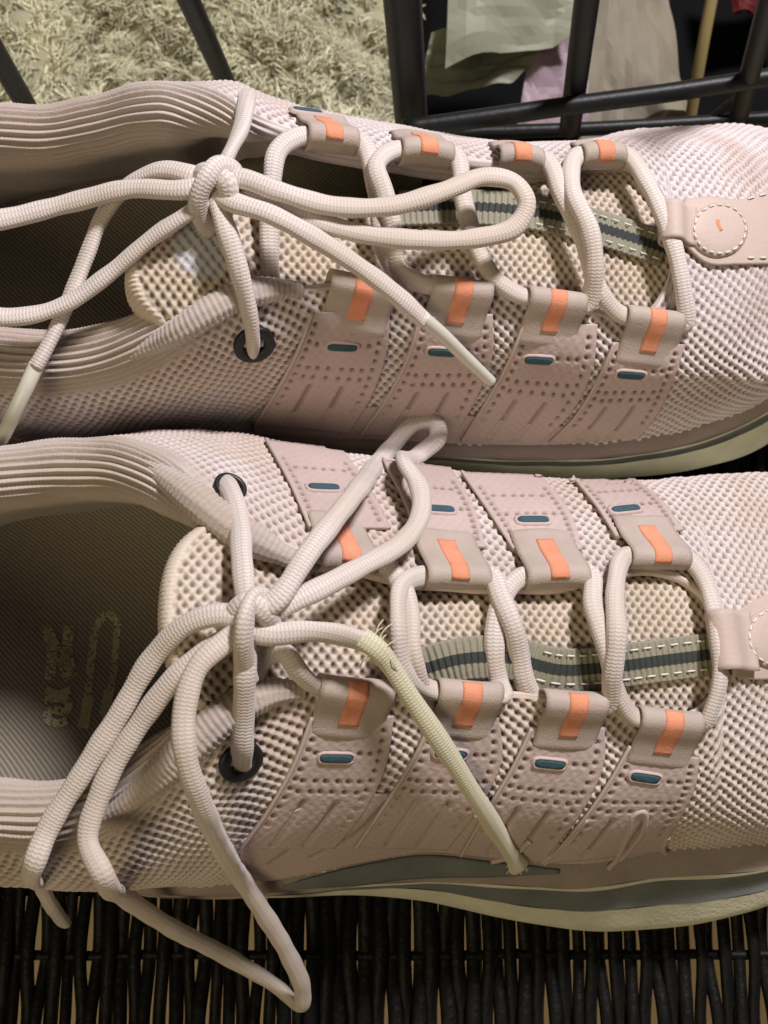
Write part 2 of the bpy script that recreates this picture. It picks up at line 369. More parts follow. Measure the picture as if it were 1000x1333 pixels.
def build_shoe(spec, root):
    s = Shoe(spec); s.bvh(); sd = spec['seed']
    lo, hi = spec['fine']
    x = np.unique(np.concatenate([XH1+(lo-XH1)*(1-np.cos(np.linspace(0, np.pi/2, 60)))*1.0, np.arange(lo, hi, .037), hi+(XT1-hi)*np.sin(np.linspace(0, np.pi/2, 70))]))
    x = np.clip(x, XH1, XT1); n = len(x)
    wc = 1-sstep(s.x0-2.2, s.x0+.2, x)                        # 1 where the padded collar is
    wr = 1-sstep(s.x0-.5, s.x0+.9, x)
    R = s.ctrl(x); cl = close(x)
    tt = np.clip((x-(s.xe-1.1))/1.1, 0, 1); cut = 1-np.sqrt(np.clip(1-tt**2, 0, 1))
    rad = (.13 + (.42-.13)*wr + (spec['roll']-.42)*wc)*np.clip(cl*1.2, .05, 1)*(1-.9*sstep(s.xe-.3, s.xe, x))
    for side in ('n', 'f'):
        near = side == 'n'
        m = 155 if near else 120
        w01 = np.linspace(0, 1, m)
        ve = (.4+.1*cut) if near else (.6-.1*cut)
        v0 = 0.0 if near else 1.0
        v = v0+(ve[:, None]-v0)*w01[None]
        A = s.cap(x, v)
        kn = ['bite_', 'mid_', 'edge_']; Y = np.stack([R[k+side][0] for k in kn], 1); Z = np.stack([R[k+side][1] for k in kn], 1)
        B = s._spl(np.array([0, .2, .4]), x, np.tile(.4*w01, (n, 1)), Y, Z)
        O = A*(1-wc[:, None, None])+B*wc[:, None, None]
        E = O[:, -1]; t = O[:, -1]-O[:, -3]; t[:, 0] = 0; t /= np.linalg.norm(t, axis=1, keepdims=True)+1e-9
        nr = np.stack([0*x, -t[:, 2], t[:, 1]], -1) if near else np.stack([0*x, t[:, 2], -t[:, 1]], -1)
        if near: nr = np.where((nr[:, 1:2] > 0) & (nr[:, 2:3] < 0), -nr, nr)
        ph = np.linspace(0, .92*np.pi, 78)[1:]
        roll = (E-nr*rad[:, None])[:, None]+rad[:, None, None]*(nr[:, None]*np.cos(ph)[None, :, None]+t[:, None]*np.sin(ph)[None, :, None])
        e2 = roll[:, -1]; d2 = roll[:, -1]-roll[:, -2]; d2 /= np.linalg.norm(d2, axis=1, keepdims=True)+1e-9
        # inner wall down to the footbed (collar) or a short flap under the eyestay
        ys, yo = R['bite_n'][0], R['bite_f'][0]
        foot = np.stack([x, (ys+1.05*cl) if near else (yo-1.05*cl), 0*x+2.3], -1)
        flap = e2+d2*.25+np.stack([0*x, 0*x, 0*x-.15], -1)
        fl = .55 if not near else .25
        flap = e2+d2*.2+np.stack([0*x, (0 if near else -.15)+0*x, 0*x-fl], -1)
        tgt = foot*wc[:, None]+flap*(1-wc[:, None])
        q = (np.linspace(0, 1, 121)[1:])**1.5; ln = np.linalg.norm(tgt-e2, axis=1)[:, None, None]
        mid = e2[:, None]+d2[:, None]*ln*.45
        inner = (1-q)[None, :, None]**2*e2[:, None]+2*(q*(1-q))[None, :, None]*mid+(q**2)[None, :, None]*tgt[:, None]
        G = np.concatenate([O, roll, inner], 1)
        if not near: G = G[:, ::-1]
        Nn = grid_normals(G)
        if not near: G = G[:, ::-1]; Nn = Nn[:, ::-1]
        # arc length measured from the edge (positive = outside, negative = inside)
        seg = np.linalg.norm(np.diff(G, axis=1), axis=2); Vb = np.concatenate([np.zeros((n, 1)), np.cumsum(seg, 1)], 1); V = Vb[:, m-1:m]-Vb
        U = np.repeat(x[:, None], G.shape[1], 1)
        # texture length along the shoe follows the surface
        best, rib = mesh_disp(U, Vb, rot=.13 if near else -.10, seed=sd)
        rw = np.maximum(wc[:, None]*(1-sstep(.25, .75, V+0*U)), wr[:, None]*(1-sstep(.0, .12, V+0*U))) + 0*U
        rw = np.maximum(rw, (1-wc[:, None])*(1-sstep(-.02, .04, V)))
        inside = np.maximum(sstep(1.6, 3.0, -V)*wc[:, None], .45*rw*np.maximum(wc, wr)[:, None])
        ribs = np.cos(2*np.pi*V/.165+.6*np.sin(U*.9)+.25*np.sin(U*3.1+V))*(1-.8*sstep(2.0, 3.2, -V)); kn2 = np.cos(2*np.pi*U/.085)
        h_mesh = -.085*best+.028*rib-.010
        h_rib = .052*ribs+.012*kn2*(ribs > -.2)
        wob = .02*np.sin(U*1.7+sd)*np.sin(V*1.3+sd*2)+.012*np.sin(U*4.1+V*2.3)
        h = h_mesh*(1-rw)+h_rib*rw*np.maximum(wc, wr*.8)[:, None]+wob
        sgn = 1.0
        test = Nn[n//2, m//2]; out = np.array([0, -1 if near else 1, .6])
        if test.dot(out) < 0: sgn = -1.0
        G2 = G+Nn*sgn*h[..., None]
        grid_obj('upper_panel', G2, M[spec.get('fabric', 'knit')], root, attrs={'hole': best*(1-rw)+.5*rw*np.clip(-ribs-.35, 0, 1), 'lining': inside}, flip=near)  # 'hole' also paints shade into the rib grooves
    s.root = root
    # sole
    xs = np.unique(np.clip(np.concatenate([XH1+(XH0-XH1)*(1-np.cos(np.linspace(0, np.pi/2, 40))), np.linspace(XH0, XT0, 150), XT0+(XT1-XT0)*np.sin(np.linspace(0, np.pi/2, 40))]), XH1, XT1))
    _, rows = s.sole_rows(xs)
    def band(name, i0, i1, mat, sub=5):
        Rw = np.stack(rows[i0:i1+1], 1); k = np.arange(Rw.shape[1]); kk = np.linspace(0, len(k)-1, (len(k)-1)*sub+1)
        G = np.stack([np.stack([pchip(k, Rw[i, :, c], kk) for c in range(3)], -1) for i in range(len(xs))])
        U, V = np.meshgrid(xs, kk, indexing='ij')
        G[..., 1] += -.012*np.sin(U*2.3+V*1.1)
        return grid_obj(name, G, mat, root, flip=True)
    band('rand', 0, 4, M['rand']); band('piping', 4, 6, M['outsole']); band('midsole', 6, 8, M['midsole']); band('outsole', 8, 18, M['outsole'])
    # footbed
    xi = np.linspace(XH1+.8, s.x0+4, 80); Ri = s.ctrl(xi); f = np.linspace(0, 1, 30)
    y0 = Ri['bite_n'][0]+.5*close(xi); y1 = Ri['bite_f'][0]-.5*close(xi)
    G = np.stack([np.repeat(xi[:, None], 30, 1), y0[:, None]+(y1-y0)[:, None]*f[None], 2.25+.9*(2*np.abs(f-.5))[None]**4+0*y0[:, None]], -1)
    s.insole = grid_obj('insole', G, M['insole'], root, flip=True)
    # tongue
    tn, tf = line(spec['tongue_n']), line(spec['tongue_f'])
    xa = px2x(*spec['tongue_n'][0]); xb = px2x(*spec['tongue_n'][-1])
    na, ns = int((xb-xa)/.034), 130
    a = np.linspace(0, 1, na); sv = np.linspace(-1, 1, ns); Ag, Sg = np.meshgrid(a, sv, indexing='ij')
    xs_ = xa+.9*np.abs(Sg)**2.6*(1-Ag)**3+(xb-xa)*Ag
    yn, zn = tn(xs_); yf, zf = tf(xs_)
    k = (Sg+1)/2; y = yn+(yf-yn)*k; z = zn+(zf-zn)*k+spec['tongue_crown']*(1-Sg**2)
    db = np.minimum((1-np.abs(Sg))*np.abs(yf-yn)/2, (xs_-xa-.9*np.abs(Sg)**2.6*(1-Ag)**3)*1.0+.0)
    rr = .38; e = np.clip(1-db/rr, 0, 1); z = z-.62*(1-np.sqrt(np.clip(1-e**2, 0, 1)))
    G = np.stack([xs_, y, z], -1); Nn = grid_normals(G); Nn *= np.sign(Nn[na//2, ns//2, 2])
    best, rib = mesh_disp(xs_, y, a=.23, b=.145, rot=.05, seed=sd+3)
    bind = 1-sstep(.34, .46, xs_-xa-.9*np.abs(Sg)**2.6*(1-Ag)**3)
    hh = (-.06*best+.034*rib-.01)*(1-bind)+.012*np.cos(2*np.pi*y/.09)*bind-.04*np.exp(-((xs_-xa-.9*np.abs(Sg)**2.6*(1-Ag)**3-.42)/.05)**2)
    tint = 0*best
    if 'pale_patch' in spec:
        pc = P(*spec['pale_patch']); tint = .75*(1-sstep(.5, .72, np.hypot(xs_-pc[0], (y-pc[1])*.9)))
    s.tongue = grid_obj('tongue', G+Nn*hh[..., None], M['tongue'], root, attrs={'hole': best*(1-bind), 'lining': tint})
    s.tz = lambda X, Y: None
    s.tongue_lines = (tn, tf)
    def tsurf(px, py, lift=0.0):
        px = np.asarray(px, float); py = np.asarray(py, float); lift = np.asarray(lift, float)
        xx, yy = (px-500)/F, -(py-666.5)/F; d = np.stack([xx, yy*CP+SP, yy*SP-CP], -1); z = np.full(px.shape, 7.5)
        for _ in range(10):
            p = CAM+d*((z-HC)/d[..., 2])[..., None]; yn_, zn_ = tn(p[..., 0]); yf_, zf_ = tf(p[..., 0]); kk = np.clip((p[..., 1]-yn_)/(yf_-yn_), 0, 1)
            z = zn_+(zf_-zn_)*kk+spec['tongue_crown']*(1-(2*kk-1)**2)+lift
        return CAM+d*((z-HC)/d[..., 2])[..., None]
    s.tsurf = tsurf
    return s

# -------- pieces laid on the surface of a shoe
def poly_at(poly, t):
    Q = np.asarray(poly, float); d = np.r_[0, np.cumsum(np.linalg.norm(np.diff(Q, axis=0), axis=1))]
    return np.stack([catmull(d, Q[:, 0], t*d[-1]), catmull(d, Q[:, 1], t*d[-1])], -1) if len(Q) > 2 else Q[0]+(Q[1]-Q[0])*np.asarray(t)[:, None]
def patch(s, name, A, B, nu, nv, mat, parent, off=.05, dots=None, grooves=None, dot_r=.055, thick=.09, edge_round=True):
    """sheet lying on the shoe between side lines A and B (outline points are looked up on the shoe's surface)"""
    t = np.linspace(0, 1, nv); a = poly_at(A, t); b = poly_at(B, t); k = np.linspace(0, 1, nu)
    Q = a[:, None]+(b-a)[:, None]*k[None, :, None]
    G = np.zeros((nv, nu, 3)); Nn = np.zeros_like(G)
    for i in range(nv):
        for j in range(nu): G[i, j], Nn[i, j] = s.hitn(*Q[i, j])
    for _ in range(2):
        Nn[1:-1] = (Nn[:-2]+2*Nn[1:-1]+Nn[2:])/4; Nn[:, 1:-1] = (Nn[:, :-2]+2*Nn[:, 1:-1]+Nn[:, 2:])/4
    Nn /= np.linalg.norm(Nn, axis=-1, keepdims=True)
    h = np.full((nv, nu), off); hole = np.zeros((nv, nu))
    if dots is not None and len(dots):
        D = np.array([s.hitn(*q)[0] for q in dots])
        for p in D:
            r2 = ((G-p)**2).sum(-1); hole = np.maximum(hole, np.exp(-(r2/dot_r**2)**2))
    h = h-(off-.025)*hole
    if mat is M['film']:
        eb, eg = mesh_disp(G[..., 0], np.linalg.norm(G[..., 1:]-G[:1, :1, 1:], axis=-1), rot=.13, seed=2.0); h = h-.007*eb+.003*eg; hole = np.maximum(hole, .10*eb)
    for g in grooves or []:
        g3 = np.array([s.hitn(*q)[0] for q in poly_at(g, np.linspace(0, 1, 40))])
        dm = np.min(np.linalg.norm(G[:, :, None]-g3[None, None], axis=-1), axis=2); gr = np.exp(-(dm/.06)**2); h -= (off-.02)*gr; hole = np.maximum(hole, .6*gr)
    o = grid_obj(name, G+Nn*h[..., None], mat, parent, attrs={'hole': hole})
    if np.dot(np.cross(G[1, 0]-G[0, 0], G[0, 1]-G[0, 0]), Nn[0, 0]) < 0:
        o.data.flip_normals()
    return solidify(o, thick)
def strip_on(s, name, poly, r, mat, parent, off=.05, n=24, ns=8):
    pts = [(lambda h: h[0]+h[1]*off)(s.hitn(*q)) for q in poly_at(poly, np.linspace(0, 1, n))]
    return tube(name, pts, r, r*.8, mat, parent, ns=ns, step=.08)
def frame_at(s, px, py, px2, py2):
    p, n = s.hitn(px, py); q, _ = s.hitn(px2, py2); return p, n, q
def slot_on(s, px, py, w, h, ang, parent):
    """slate inlay in a raised oval rim"""
    c, n = s.hitn(px, py); q, _ = s.hitn(px+20*math.cos(ang), py+20*math.sin(ang)); t = q-c; t -= n*t.dot(n); t /= np.linalg.norm(t); b = np.cross(n, t)
    def ring(rx, ry, z, k=28):
        a = np.linspace(0, 2*np.pi, k, endpoint=False); cx = np.sign(np.cos(a))*np.abs(np.cos(a))**.35; cy = np.sign(np.sin(a))*np.abs(np.sin(a))**.7
        return c+np.outer(cx*rx, t)+np.outer(cy*ry, b)+n*(z+.055)
    G = np.stack([ring(w*.02, h*.02, .10), ring(w*.7, h*.6, .10), ring(w*.96, h*.9, .095), ring(w, h, .06), ring(w, h, -.03)])
    o = grid_obj('slot_inlay', G, M['slot'], parent, wrap=True)
    if np.dot(np.cross(G[2, 0]-G[1, 0], G[1, 1]-G[1, 0]), n) < 0: o.data.flip_normals()
    R = np.stack([ring(w*1.0, h*1.0, .02), ring(w*1.05, h*1.12, .085), ring(w*1.14, h*1.4, .085), ring(w*1.24, h*1.7, .045), ring(w*1.28, h*1.8, .0)])
    r = grid_obj('slot_rim', R, M['film'], o, wrap=True)
    if np.dot(np.cross(R[2, 0]-R[1, 0], R[1, 1]-R[1, 0]), n) < 0: r.data.flip_normals()
def tab_on(s, fold, attach, width, parent, reach=1.0, hgt=.40):
    """folded ribbon loop at the throat edge; fold and attach are looked up on the shoe"""
    e, n1 = s.hitn(*fold); a_, n2 = s.hitn(*attach)
    n = n1+n2; n /= np.linalg.norm(n)
    o = a_-e; ln = np.linalg.norm(o); o /= ln; t = np.cross(n, o); t /= np.linalg.norm(t)
    if t[0] < 0: t = -t
    t = t - o*t.dot(o); t/= np.linalg.norm(t); n = np.cross(t, o); n /= np.linalg.norm(n)
    if n[2] < 0: n = -n
    Lr = ln*reach
    hgt = .46
    prof = np.array([(Lr+.06, .08), (Lr, .13), (Lr*.8, .17), (Lr*.5, .25), (.22, hgt*.88), (.02, hgt), (-.16, hgt*.86), (-.25, hgt*.5), (-.22, .05), (-.08, -.16), (.15, -.24)])
    d = np.r_[0, np.cumsum(np.linalg.norm(np.diff(prof, axis=0), axis=1))]; tt = np.linspace(0, d[-1], 36)
    pr = np.stack([catmull(d, prof[:, 0], tt), catmull(d, prof[:, 1], tt)], 1)
    wv = (random.uniform(.01, .03), random.uniform(0, 6), random.uniform(-.05, .05))
    def sheet(w0, w1, lift, nm, mat, par, nk=14, r0=0, r1=36):
        k = np.linspace(w0, w1, nk); nrm = np.gradient(pr, axis=0); nrm = np.stack([nrm[:, 1], -nrm[:, 0]], 1)
        nrm /= np.linalg.norm(nrm, axis=1, keepdims=True)+1e-9
        sg = 1.0 if nrm[12, 1] > 0 else -1.0
        q = pr+sg*nrm*lift
        sag = -.05*np.abs(k/(.5*width))**4+wv[0]*np.sin(k*4+wv[1])+wv[2]*k
        G = e+q[r0:r1, None, 0, None]*o+(q[r0:r1, None, 1]+sag[None])[..., None]*n+np.broadcast_to(k[None, :, None], (r1-r0, nk, 1))*t
        ob = grid_obj(nm, G, mat, par)
        i = 12-r0 if r0 < 12 else 2
        if np.dot(np.cross(G[i+1, 0]-G[i, 0], G[i, 1]-G[i, 0]), n) < 0: ob.data.flip_normals()
        return solidify(ob, .05)
    b = sheet(-width/2, width/2, 0, 'lace_tab', M['tab'], parent)
    sheet(-.22, .20, .02, 'stripe', M['orange'], b, 6, 6, 25)
    return e, o, n, t, width
def ring_on(s, px, py, ro, ri, parent, z0=.06, wp=None):
    c, n = s.hitn(px, py)
    if wp is not None: c = np.array(wp)
    t = np.cross(n, [0, 1, 0]); t /= np.linalg.norm(t); b = np.cross(n, t)
    a = np.linspace(0, 2*np.pi, 36, endpoint=False); cs = np.outer(np.cos(a), t)+np.outer(np.sin(a), b)
    G = np.stack([c+cs*r+n*z for r, z in ((ro, -.05), (ro, z0*.6), (ro*.93, z0), (ri*1.2, z0*1.1), (ri, z0*.5), (ri*.95, -.15), (ri*.02, -.16))])
    o = grid_obj('eyelet', G, M['eyelet'], parent, wrap=True)
    if np.dot(np.cross(G[3, 0]-G[2, 0], G[2, 1]-G[2, 0]), n) < 0: o.data.flip_normals()
    return c, n
def lace_path(s, pts):
    out = []
    for k, p in enumerate(pts):
        if p[0] == 'T':
            e, o, n, t, wd = s.tabs[p[1]]; c = e+o*.02+n*.16; side = c+t*p[2]*(wd/2+.06)
            out += [c, c+t*p[2]*wd*.3, side] if k == 0 else [side, c+t*p[2]*wd*.3, c]
        elif len(p) == 3: out.append(s.hit(*p))
        else: out.append(P(p[0], p[1], p[3]))
    return out

def strap_dots(A, B, rows, cols=0, inset=.10):
    """perforations: two lines down the sides plus cross rows at the given heights"""
    t = np.linspace(.10, .80, 11); a, b = poly_at(A, t), poly_at(B, t); D = []
    for i in range(len(t)):
        D += [a[i]+(b[i]-a[i])*inset, a[i]+(b[i]-a[i])*(1-inset)]
    for tr in rows:
        a, b = poly_at(A, np.array([tr]))[0], poly_at(B, np.array([tr]))[0]
        for k in np.linspace(.2, .8, 6): D.append(a+(b-a)*(k+random.uniform(-.015, .015)))
    return D

# ------------------------------------------------------------------ the setting
def box_grid_plane(name, x0, x1, y0, y1, z, mat, n=2):
    X, Y = np.meshgrid(np.linspace(x0, x1, n), np.linspace(y0, y1, n), indexing='ij')
    return grid_obj(name, np.stack([X, Y, 0*X+z], -1), mat)
FLOOR_Z = -11.0
tag(box_grid_plane('floor', -90, 90, -70, 110, FLOOR_Z, M['floor']), kind='structure')

# ------------------------------------------------------------------ near shoe (the lower one of the pair in the picture)
SPEC_N = dict(
    seed=1.0, throat_end=px2x(938, 835, 6.4), collar_end=px2x(330, 800, 8.8), bulge_side=.55, crown=.45, roll=.62, fine=(-9.2, 10.4), tongue_crown=.45,
    panel_top=lambda x: .42-.22*sstep(0, 4, x), panel_bot=lambda x: .60-.0*sstep(0, 4, x),
    lines=dict(
        bite_n=[(-260, 1110, 3.6), (-100, 1125, 3.6), (0, 1132, 3.6), (100, 1143, 3.6), (200, 1155, 3.7), (300, 1155, 3.8), (380, 1146, 3.9), (470, 1127, 3.9), (550, 1113, 3.8), (650, 1122, 3.5), (760, 1128, 3.2), (860, 1110, 3.05), (930, 1108, 2.95), (1000, 1103, 2.85), (1120, 1075, 2.7)],
        bulge=[(-260, 1120, 1.8), (0, 1140, 1.8), (100, 1150, 1.8), (200, 1160, 1.8), (300, 1164, 1.8), (400, 1163, 1.8), (500, 1165, 1.6), (600, 1183, 1.3), (700, 1204, 1.2), (780, 1212, 1.2), (860, 1209, 1.2), (940, 1196, 1.3), (1000, 1181, 1.4), (1120, 1135, 1.6)],
        edge_n=[(-260, 1060, 8.2), (-60, 1088, 7.8), (0, 1092, 7.7), (80, 1092, 7.8), (140, 1072, 8.0), (200, 1025, 8.4), (260, 968, 8.8), (330, 915, 8.8), (420, 900, 8.5), (560, 905, 8.0), (700, 912, 7.4), (830, 932, 6.7), (900, 940, 6.4), (1000, 948, 5.8), (1120, 950, 5.0)],
        edge_f=[(-260, 640, 8.2), (-60, 602, 7.8), (0, 590, 7.8), (100, 574, 8.0), (160, 574, 8.3), (210, 592, 8.6), (260, 632, 8.9), (330, 682, 8.8), (400, 718, 8.6), (480, 742, 8.3), (600, 760, 7.8), (720, 760, 7.4), (840, 740, 6.8), (900, 748, 6.4), (1000, 755, 5.8), (1120, 765, 5.0)],
        mid_f=[(-260, 640, 5.5), (-60, 606, 5.5), (0, 594, 5.6), (100, 577, 5.8), (200, 562, 6.2), (260, 560, 6.3), (330, 570, 6.3), (400, 586, 6.2), (500, 602, 6.0), (600, 618, 5.7), (720, 629, 5.5), (800, 632, 5.3), (900, 628, 5.0), (1000, 622, 4.6), (1120, 640, 4.1)],
        bite_f=[(-260, 650, 3.4), (-60, 615, 3.4), (100, 588, 3.5), (200, 580, 3.6), (330, 592, 3.6), (500, 620, 3.5), (600, 632, 3.4), (720, 640, 3.2), (800, 640, 3.1), (900, 634, 3.0), (1000, 628, 2.9), (1120, 640, 2.7)]),
    tongue_n=[(197, 935, 9.5), (260, 930, 9.3), (330, 935, 8.6), (420, 920, 8.1), (560, 922, 7.5), (700, 928, 6.9), (830, 945, 6.25), (965, 950, 5.6)],
    tongue_f=[(197, 648, 9.5), (260, 668, 9.3), (330, 690, 8.6), (420, 722, 8.1), (560, 755, 7.5), (700, 755, 7.0), (830, 735, 6.4), (965, 740, 5.6)])
SPEC_F = dict(
    seed=4.0, pale_patch=(262, 318, 9.4), fabric='knit_pink_light', throat_end=px2x(872, 300, 6.7), collar_end=px2x(330, 270, 8.9), bulge_side=.35, crown=.40, roll=.62, fine=(-10.2, 11.2), tongue_crown=.35,
    panel_top=lambda x: .12+0*x, panel_bot=lambda x: .36+0*x,
    lines=dict(
        bite_n=[(-260, 560, 3.6), (-100, 570, 3.6), (0, 576, 3.6), (100, 582, 3.6), (200, 577, 3.6), (330, 570, 3.7), (450, 574, 3.7), (600, 582, 3.5), (700, 584, 3.3), (800, 580, 3.1), (900, 562, 3.0), (1000, 522, 2.85), (1120, 455, 2.7)],
        bulge=[(-260, 580, 1.8), (0, 590, 1.8), (200, 592, 1.8), (400, 592, 1.7), (550, 606, 1.5), (700, 623, 1.3), (800, 622, 1.3), (900, 611, 1.3), (1000, 586, 1.4), (1120, 520, 1.6)],
        edge_n=[(-260, 480, 8.2), (-60, 497, 7.8), (0, 502, 7.6), (60, 502, 7.7), (130, 490, 7.9), (200, 462, 8.3), (250, 430, 8.7), (300, 402, 8.8), (350, 386, 8.8), (420, 378, 8.5), (560, 380, 8.0), (690, 388, 7.4), (800, 415, 6.7), (880, 428, 6.3), (1000, 442, 5.8), (1120, 440, 5.0)],
        edge_f=[(-260, 190, 8.2), (-60, 164, 7.8), (0, 157, 7.9), (60, 147, 8.1), (120, 127, 8.5), (180, 111, 8.9), (240, 110, 9.1), (290, 122, 9.2), (330, 147, 9.1), (400, 172, 8.9), (480, 187, 8.6), (560, 200, 8.3), (650, 209, 7.9), (720, 210, 7.6), (800, 207, 7.2), (870, 214, 6.8), (1000, 230, 6.2), (1120, 255, 5.2)],
        mid_f=[(-260, 190, 5.5), (-60, 172, 5.5), (60, 156, 5.8), (120, 138, 6.1), (180, 122, 6.4), (240, 119, 6.6), (300, 123, 6.6), (400, 140, 6.4), (500, 160, 6.2), (600, 177, 5.9), (700, 188, 5.6), (760, 184, 5.4), (820, 170, 5.1), (900, 165, 4.8), (1000, 166, 4.4), (1120, 190, 4.0)],
        bite_f=[(-260, 205, 3.4), (-60, 186, 3.4), (60, 170, 3.5), (180, 145, 3.6), (300, 145, 3.6), (400, 158, 3.6), (500, 176, 3.5), (600, 192, 3.4), (700, 202, 3.3), (800, 188, 3.2), (900, 178, 3.1), (1000, 176, 3.0), (1120, 195, 2.8)]),
    tongue_n=[(160, 432, 8.9), (220, 430, 8.8), (300, 412, 8.5), (350, 400, 8.2), (420, 398, 8.0), (560, 400, 7.5), (690, 408, 6.9), (800, 432, 6.2), (905, 440, 5.8)],
    tongue_f=[(160, 300, 9.4), (220, 272, 9.4), (300, 258, 9.1), (350, 255, 8.4), (420, 258, 7.9), (560, 255, 7.4), (690, 232, 7.1), (800, 214, 6.6), (905, 225, 6.0)])

root_n = empty('running_shoe', (0, 2, 0), 'pale pink running shoe with lace bow loops hanging over the black wicker edge', 'shoe', 'pair of running shoes')
root_f = empty('running_shoe', (0, 12, 0), 'pale pink running shoe beside the wire basket, lace bow across its laced throat', 'shoe', 'pair of running shoes')
SN = build_shoe(SPEC_N, root_n)
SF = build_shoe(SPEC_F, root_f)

# padded knit binding along the collar where it runs up to the top eyelets
def binding(s, root, pts, r, mat):
    path = smooth_path(lace_path(s, pts), .028); G, (u, v) = tube_grid(path, r, r*.85, 30)
    c = path[:, None]; f = np.linspace(0, 1, len(path)); tp = (.12+.88*sstep(0, .55, f)*(.5+.5*sstep(0, .2, 1-f)))[:, None]
    m = tp*(1+.04*np.cos(2*np.pi*u/.125+1.2*np.cos(2*np.pi*v))+.045*np.cos(2*np.pi*v*9))
    G = c+(G-c)*m[..., None]; hole = .35*np.clip(-np.cos(2*np.pi*u/.125+1.2*np.cos(2*np.pi*v))-.3, 0, 1)  # hole: shade painted into the binding's grooves
    grid_obj('collar_binding', cap_ends(G), mat, root, attrs={'hole': np.concatenate([hole[:1], hole, hole[-1:]]), 'lining': np.full((len(path)+2, 30), .5)}, wrap=True, flip=True)
binding(SF, root_f, [(100, 486, .1), (150, 470, .12), (200, 448, .18), (238, 428, .25), (272, 406, .28), (305, 388, .22), (345, 378, .08), (392, 377, -.05)], .33, M['knit_pink_light'])
binding(SN, root_n, [(140, 590, .1), (185, 602, .1), (225, 628, .12), (262, 656, .2), (295, 682, .22), (335, 705, .15), (380, 728, .02)], .36, M['knit'])
binding(SN, root_n, [(70, 1075, .1), (120, 1068, .1), (170, 1040, .12), (215, 1002, .2), (258, 962, .24), (300, 925, .22), (345, 903, .1), (395, 898, -.03)], .36, M['knit'])

# ---- side straps, film, slots, tabs
def dress(s, root, near, film, film_grooves, slots_n, tabs_n, far, slots_f, tabs_f, eyelets):
    bite = lambda px: (px, 0)
    Ft, Fb = film
    patch(s, 'side_film', Ft, Fb, 60, 190, M['film'], root, off=.07, grooves=film_grooves, thick=.07)
    for (A, B) in near:
        rows = (.26, .46, .54)
        patch(s, 'strap', A, B, 54, 90, M['film'], root, off=.10, dots=strap_dots(A, B, rows), grooves=[list(poly_at(A, np.array([.62, .8, .97]))*f+poly_at(B, np.array([.62, .8, .97]))*(1-f)) for f in (.68, .34)], thick=.08)
        strip_on(s, 'strap_edge', A, .045, M['film_edge'], root, off=.12)
    for (A, B) in far:
        patch(s, 'strap', A, B, 40, 44, M['film'], root, off=.085, dots=strap_dots(A, B, (.45, .7)), thick=.08)
        strip_on(s, 'strap_edge', A, .04, M['film_edge'], root, off=.10, n=12)
    for (px, py, a) in slots_n: slot_on(s, px, py, .34, .095, a, root)
    for (px, py, a) in slots_f: slot_on(s, px, py, .36, .10, a, root)
    s.tabs = [tab_on(s, f, a, wd, root) for (f, a, wd) in tabs_n+tabs_f]
    for k, (px, py) in enumerate(eyelets): ring_on(s, px, py, .47 if k == 0 else .36, .24, root)

near_N = [([(405, 930), (382, 990), (348, 1050), (312, 1100)], [(512, 930), (503, 990), (475, 1050), (435, 1100)]),
          ([(560, 935), (537, 985), (502, 1040), (462, 1098)], [(648, 932), (652, 985), (628, 1040), (582, 1102)]),
          ([(690, 945), (666, 995), (636, 1045), (600, 1108)], [(785, 945), (785, 988), (764, 1040), (706, 1118)]),
          ([(818, 968), (793, 1012), (752, 1070), (708, 1120)], [(908, 985), (903, 1022), (882, 1065), (860, 1104)])]
film_N = ([(313, 1094), (360, 1062), (430, 1040), (500, 1032), (560, 1040), (620, 1060), (680, 1082), (760, 1102), (862, 1098)],
          [(310, 1146), (360, 1142), (430, 1128), (500, 1114), (560, 1106), (620, 1112), (680, 1118), (760, 1121), (862, 1105)])
near_F = [([(405, 405), (387, 450), (362, 500), (332, 548)], [(507, 405), (503, 455), (485, 510), (455, 560)]),
          ([(545, 412), (531, 460), (506, 510), (470, 562)], [(640, 408), (640, 460), (622, 510), (590, 568)]),
          ([(680, 420), (661, 468), (632, 520), (600, 570)], [(776, 422), (771, 475), (746, 530), (702, 574)]),
          ([(798, 445), (777, 492), (747, 540), (715, 572)], [(890, 448), (876, 492), (852, 540), (830, 567)])]
film_F = ([(330, 545), (400, 532), (480, 528), (560, 533), (640, 543), (720, 552), (830, 560)],
          [(328, 563), (400, 566), (480, 569), (560, 573), (640, 576), (720, 576), (832, 566)])
far_N = [([(402, 690), (380, 640), (345, 576)], [(508, 690), (482, 640), (445, 588)]),
         ([(545, 712), (528, 662), (498, 602)], [(632, 715), (618, 668), (586, 612)]),
         ([(668, 718), (640, 675), (600, 618)], [(757, 718), (744, 675), (705, 622)]),
         ([(802, 702), (776, 662), (742, 622)], [(888, 692), (862, 656), (820, 622)])]
dress(SN, root_n, near_N, film_N, [[(437, 1045), (400, 1085), (352, 1120)], [(503, 1042), (465, 1080), (405, 1112)], [(560, 1050), (540, 1075), (500, 1098)], [(690, 1085), (670, 1105), (650, 1115)]],
      [(437, 983, .03), (585, 978, .08), (714, 991, .10), (838, 1009, .14)],
      [((462, 893), (448, 957), 1.55), ((608, 897), (596, 957), 1.40), ((744, 910), (732, 972), 1.45), ((868, 934), (854, 994), 1.5)],
      far_N, [(420, 639, .02), (570, 667, .05), (693, 681, 0), (813, 667, -.08)],
      [((450, 735), (434, 672), 1.25), ((592, 757), (574, 694), 1.45), ((722, 756), (702, 694), 1.45), ((852, 732), (832, 676), 1.45)],
      [(314, 992), (300, 634)])
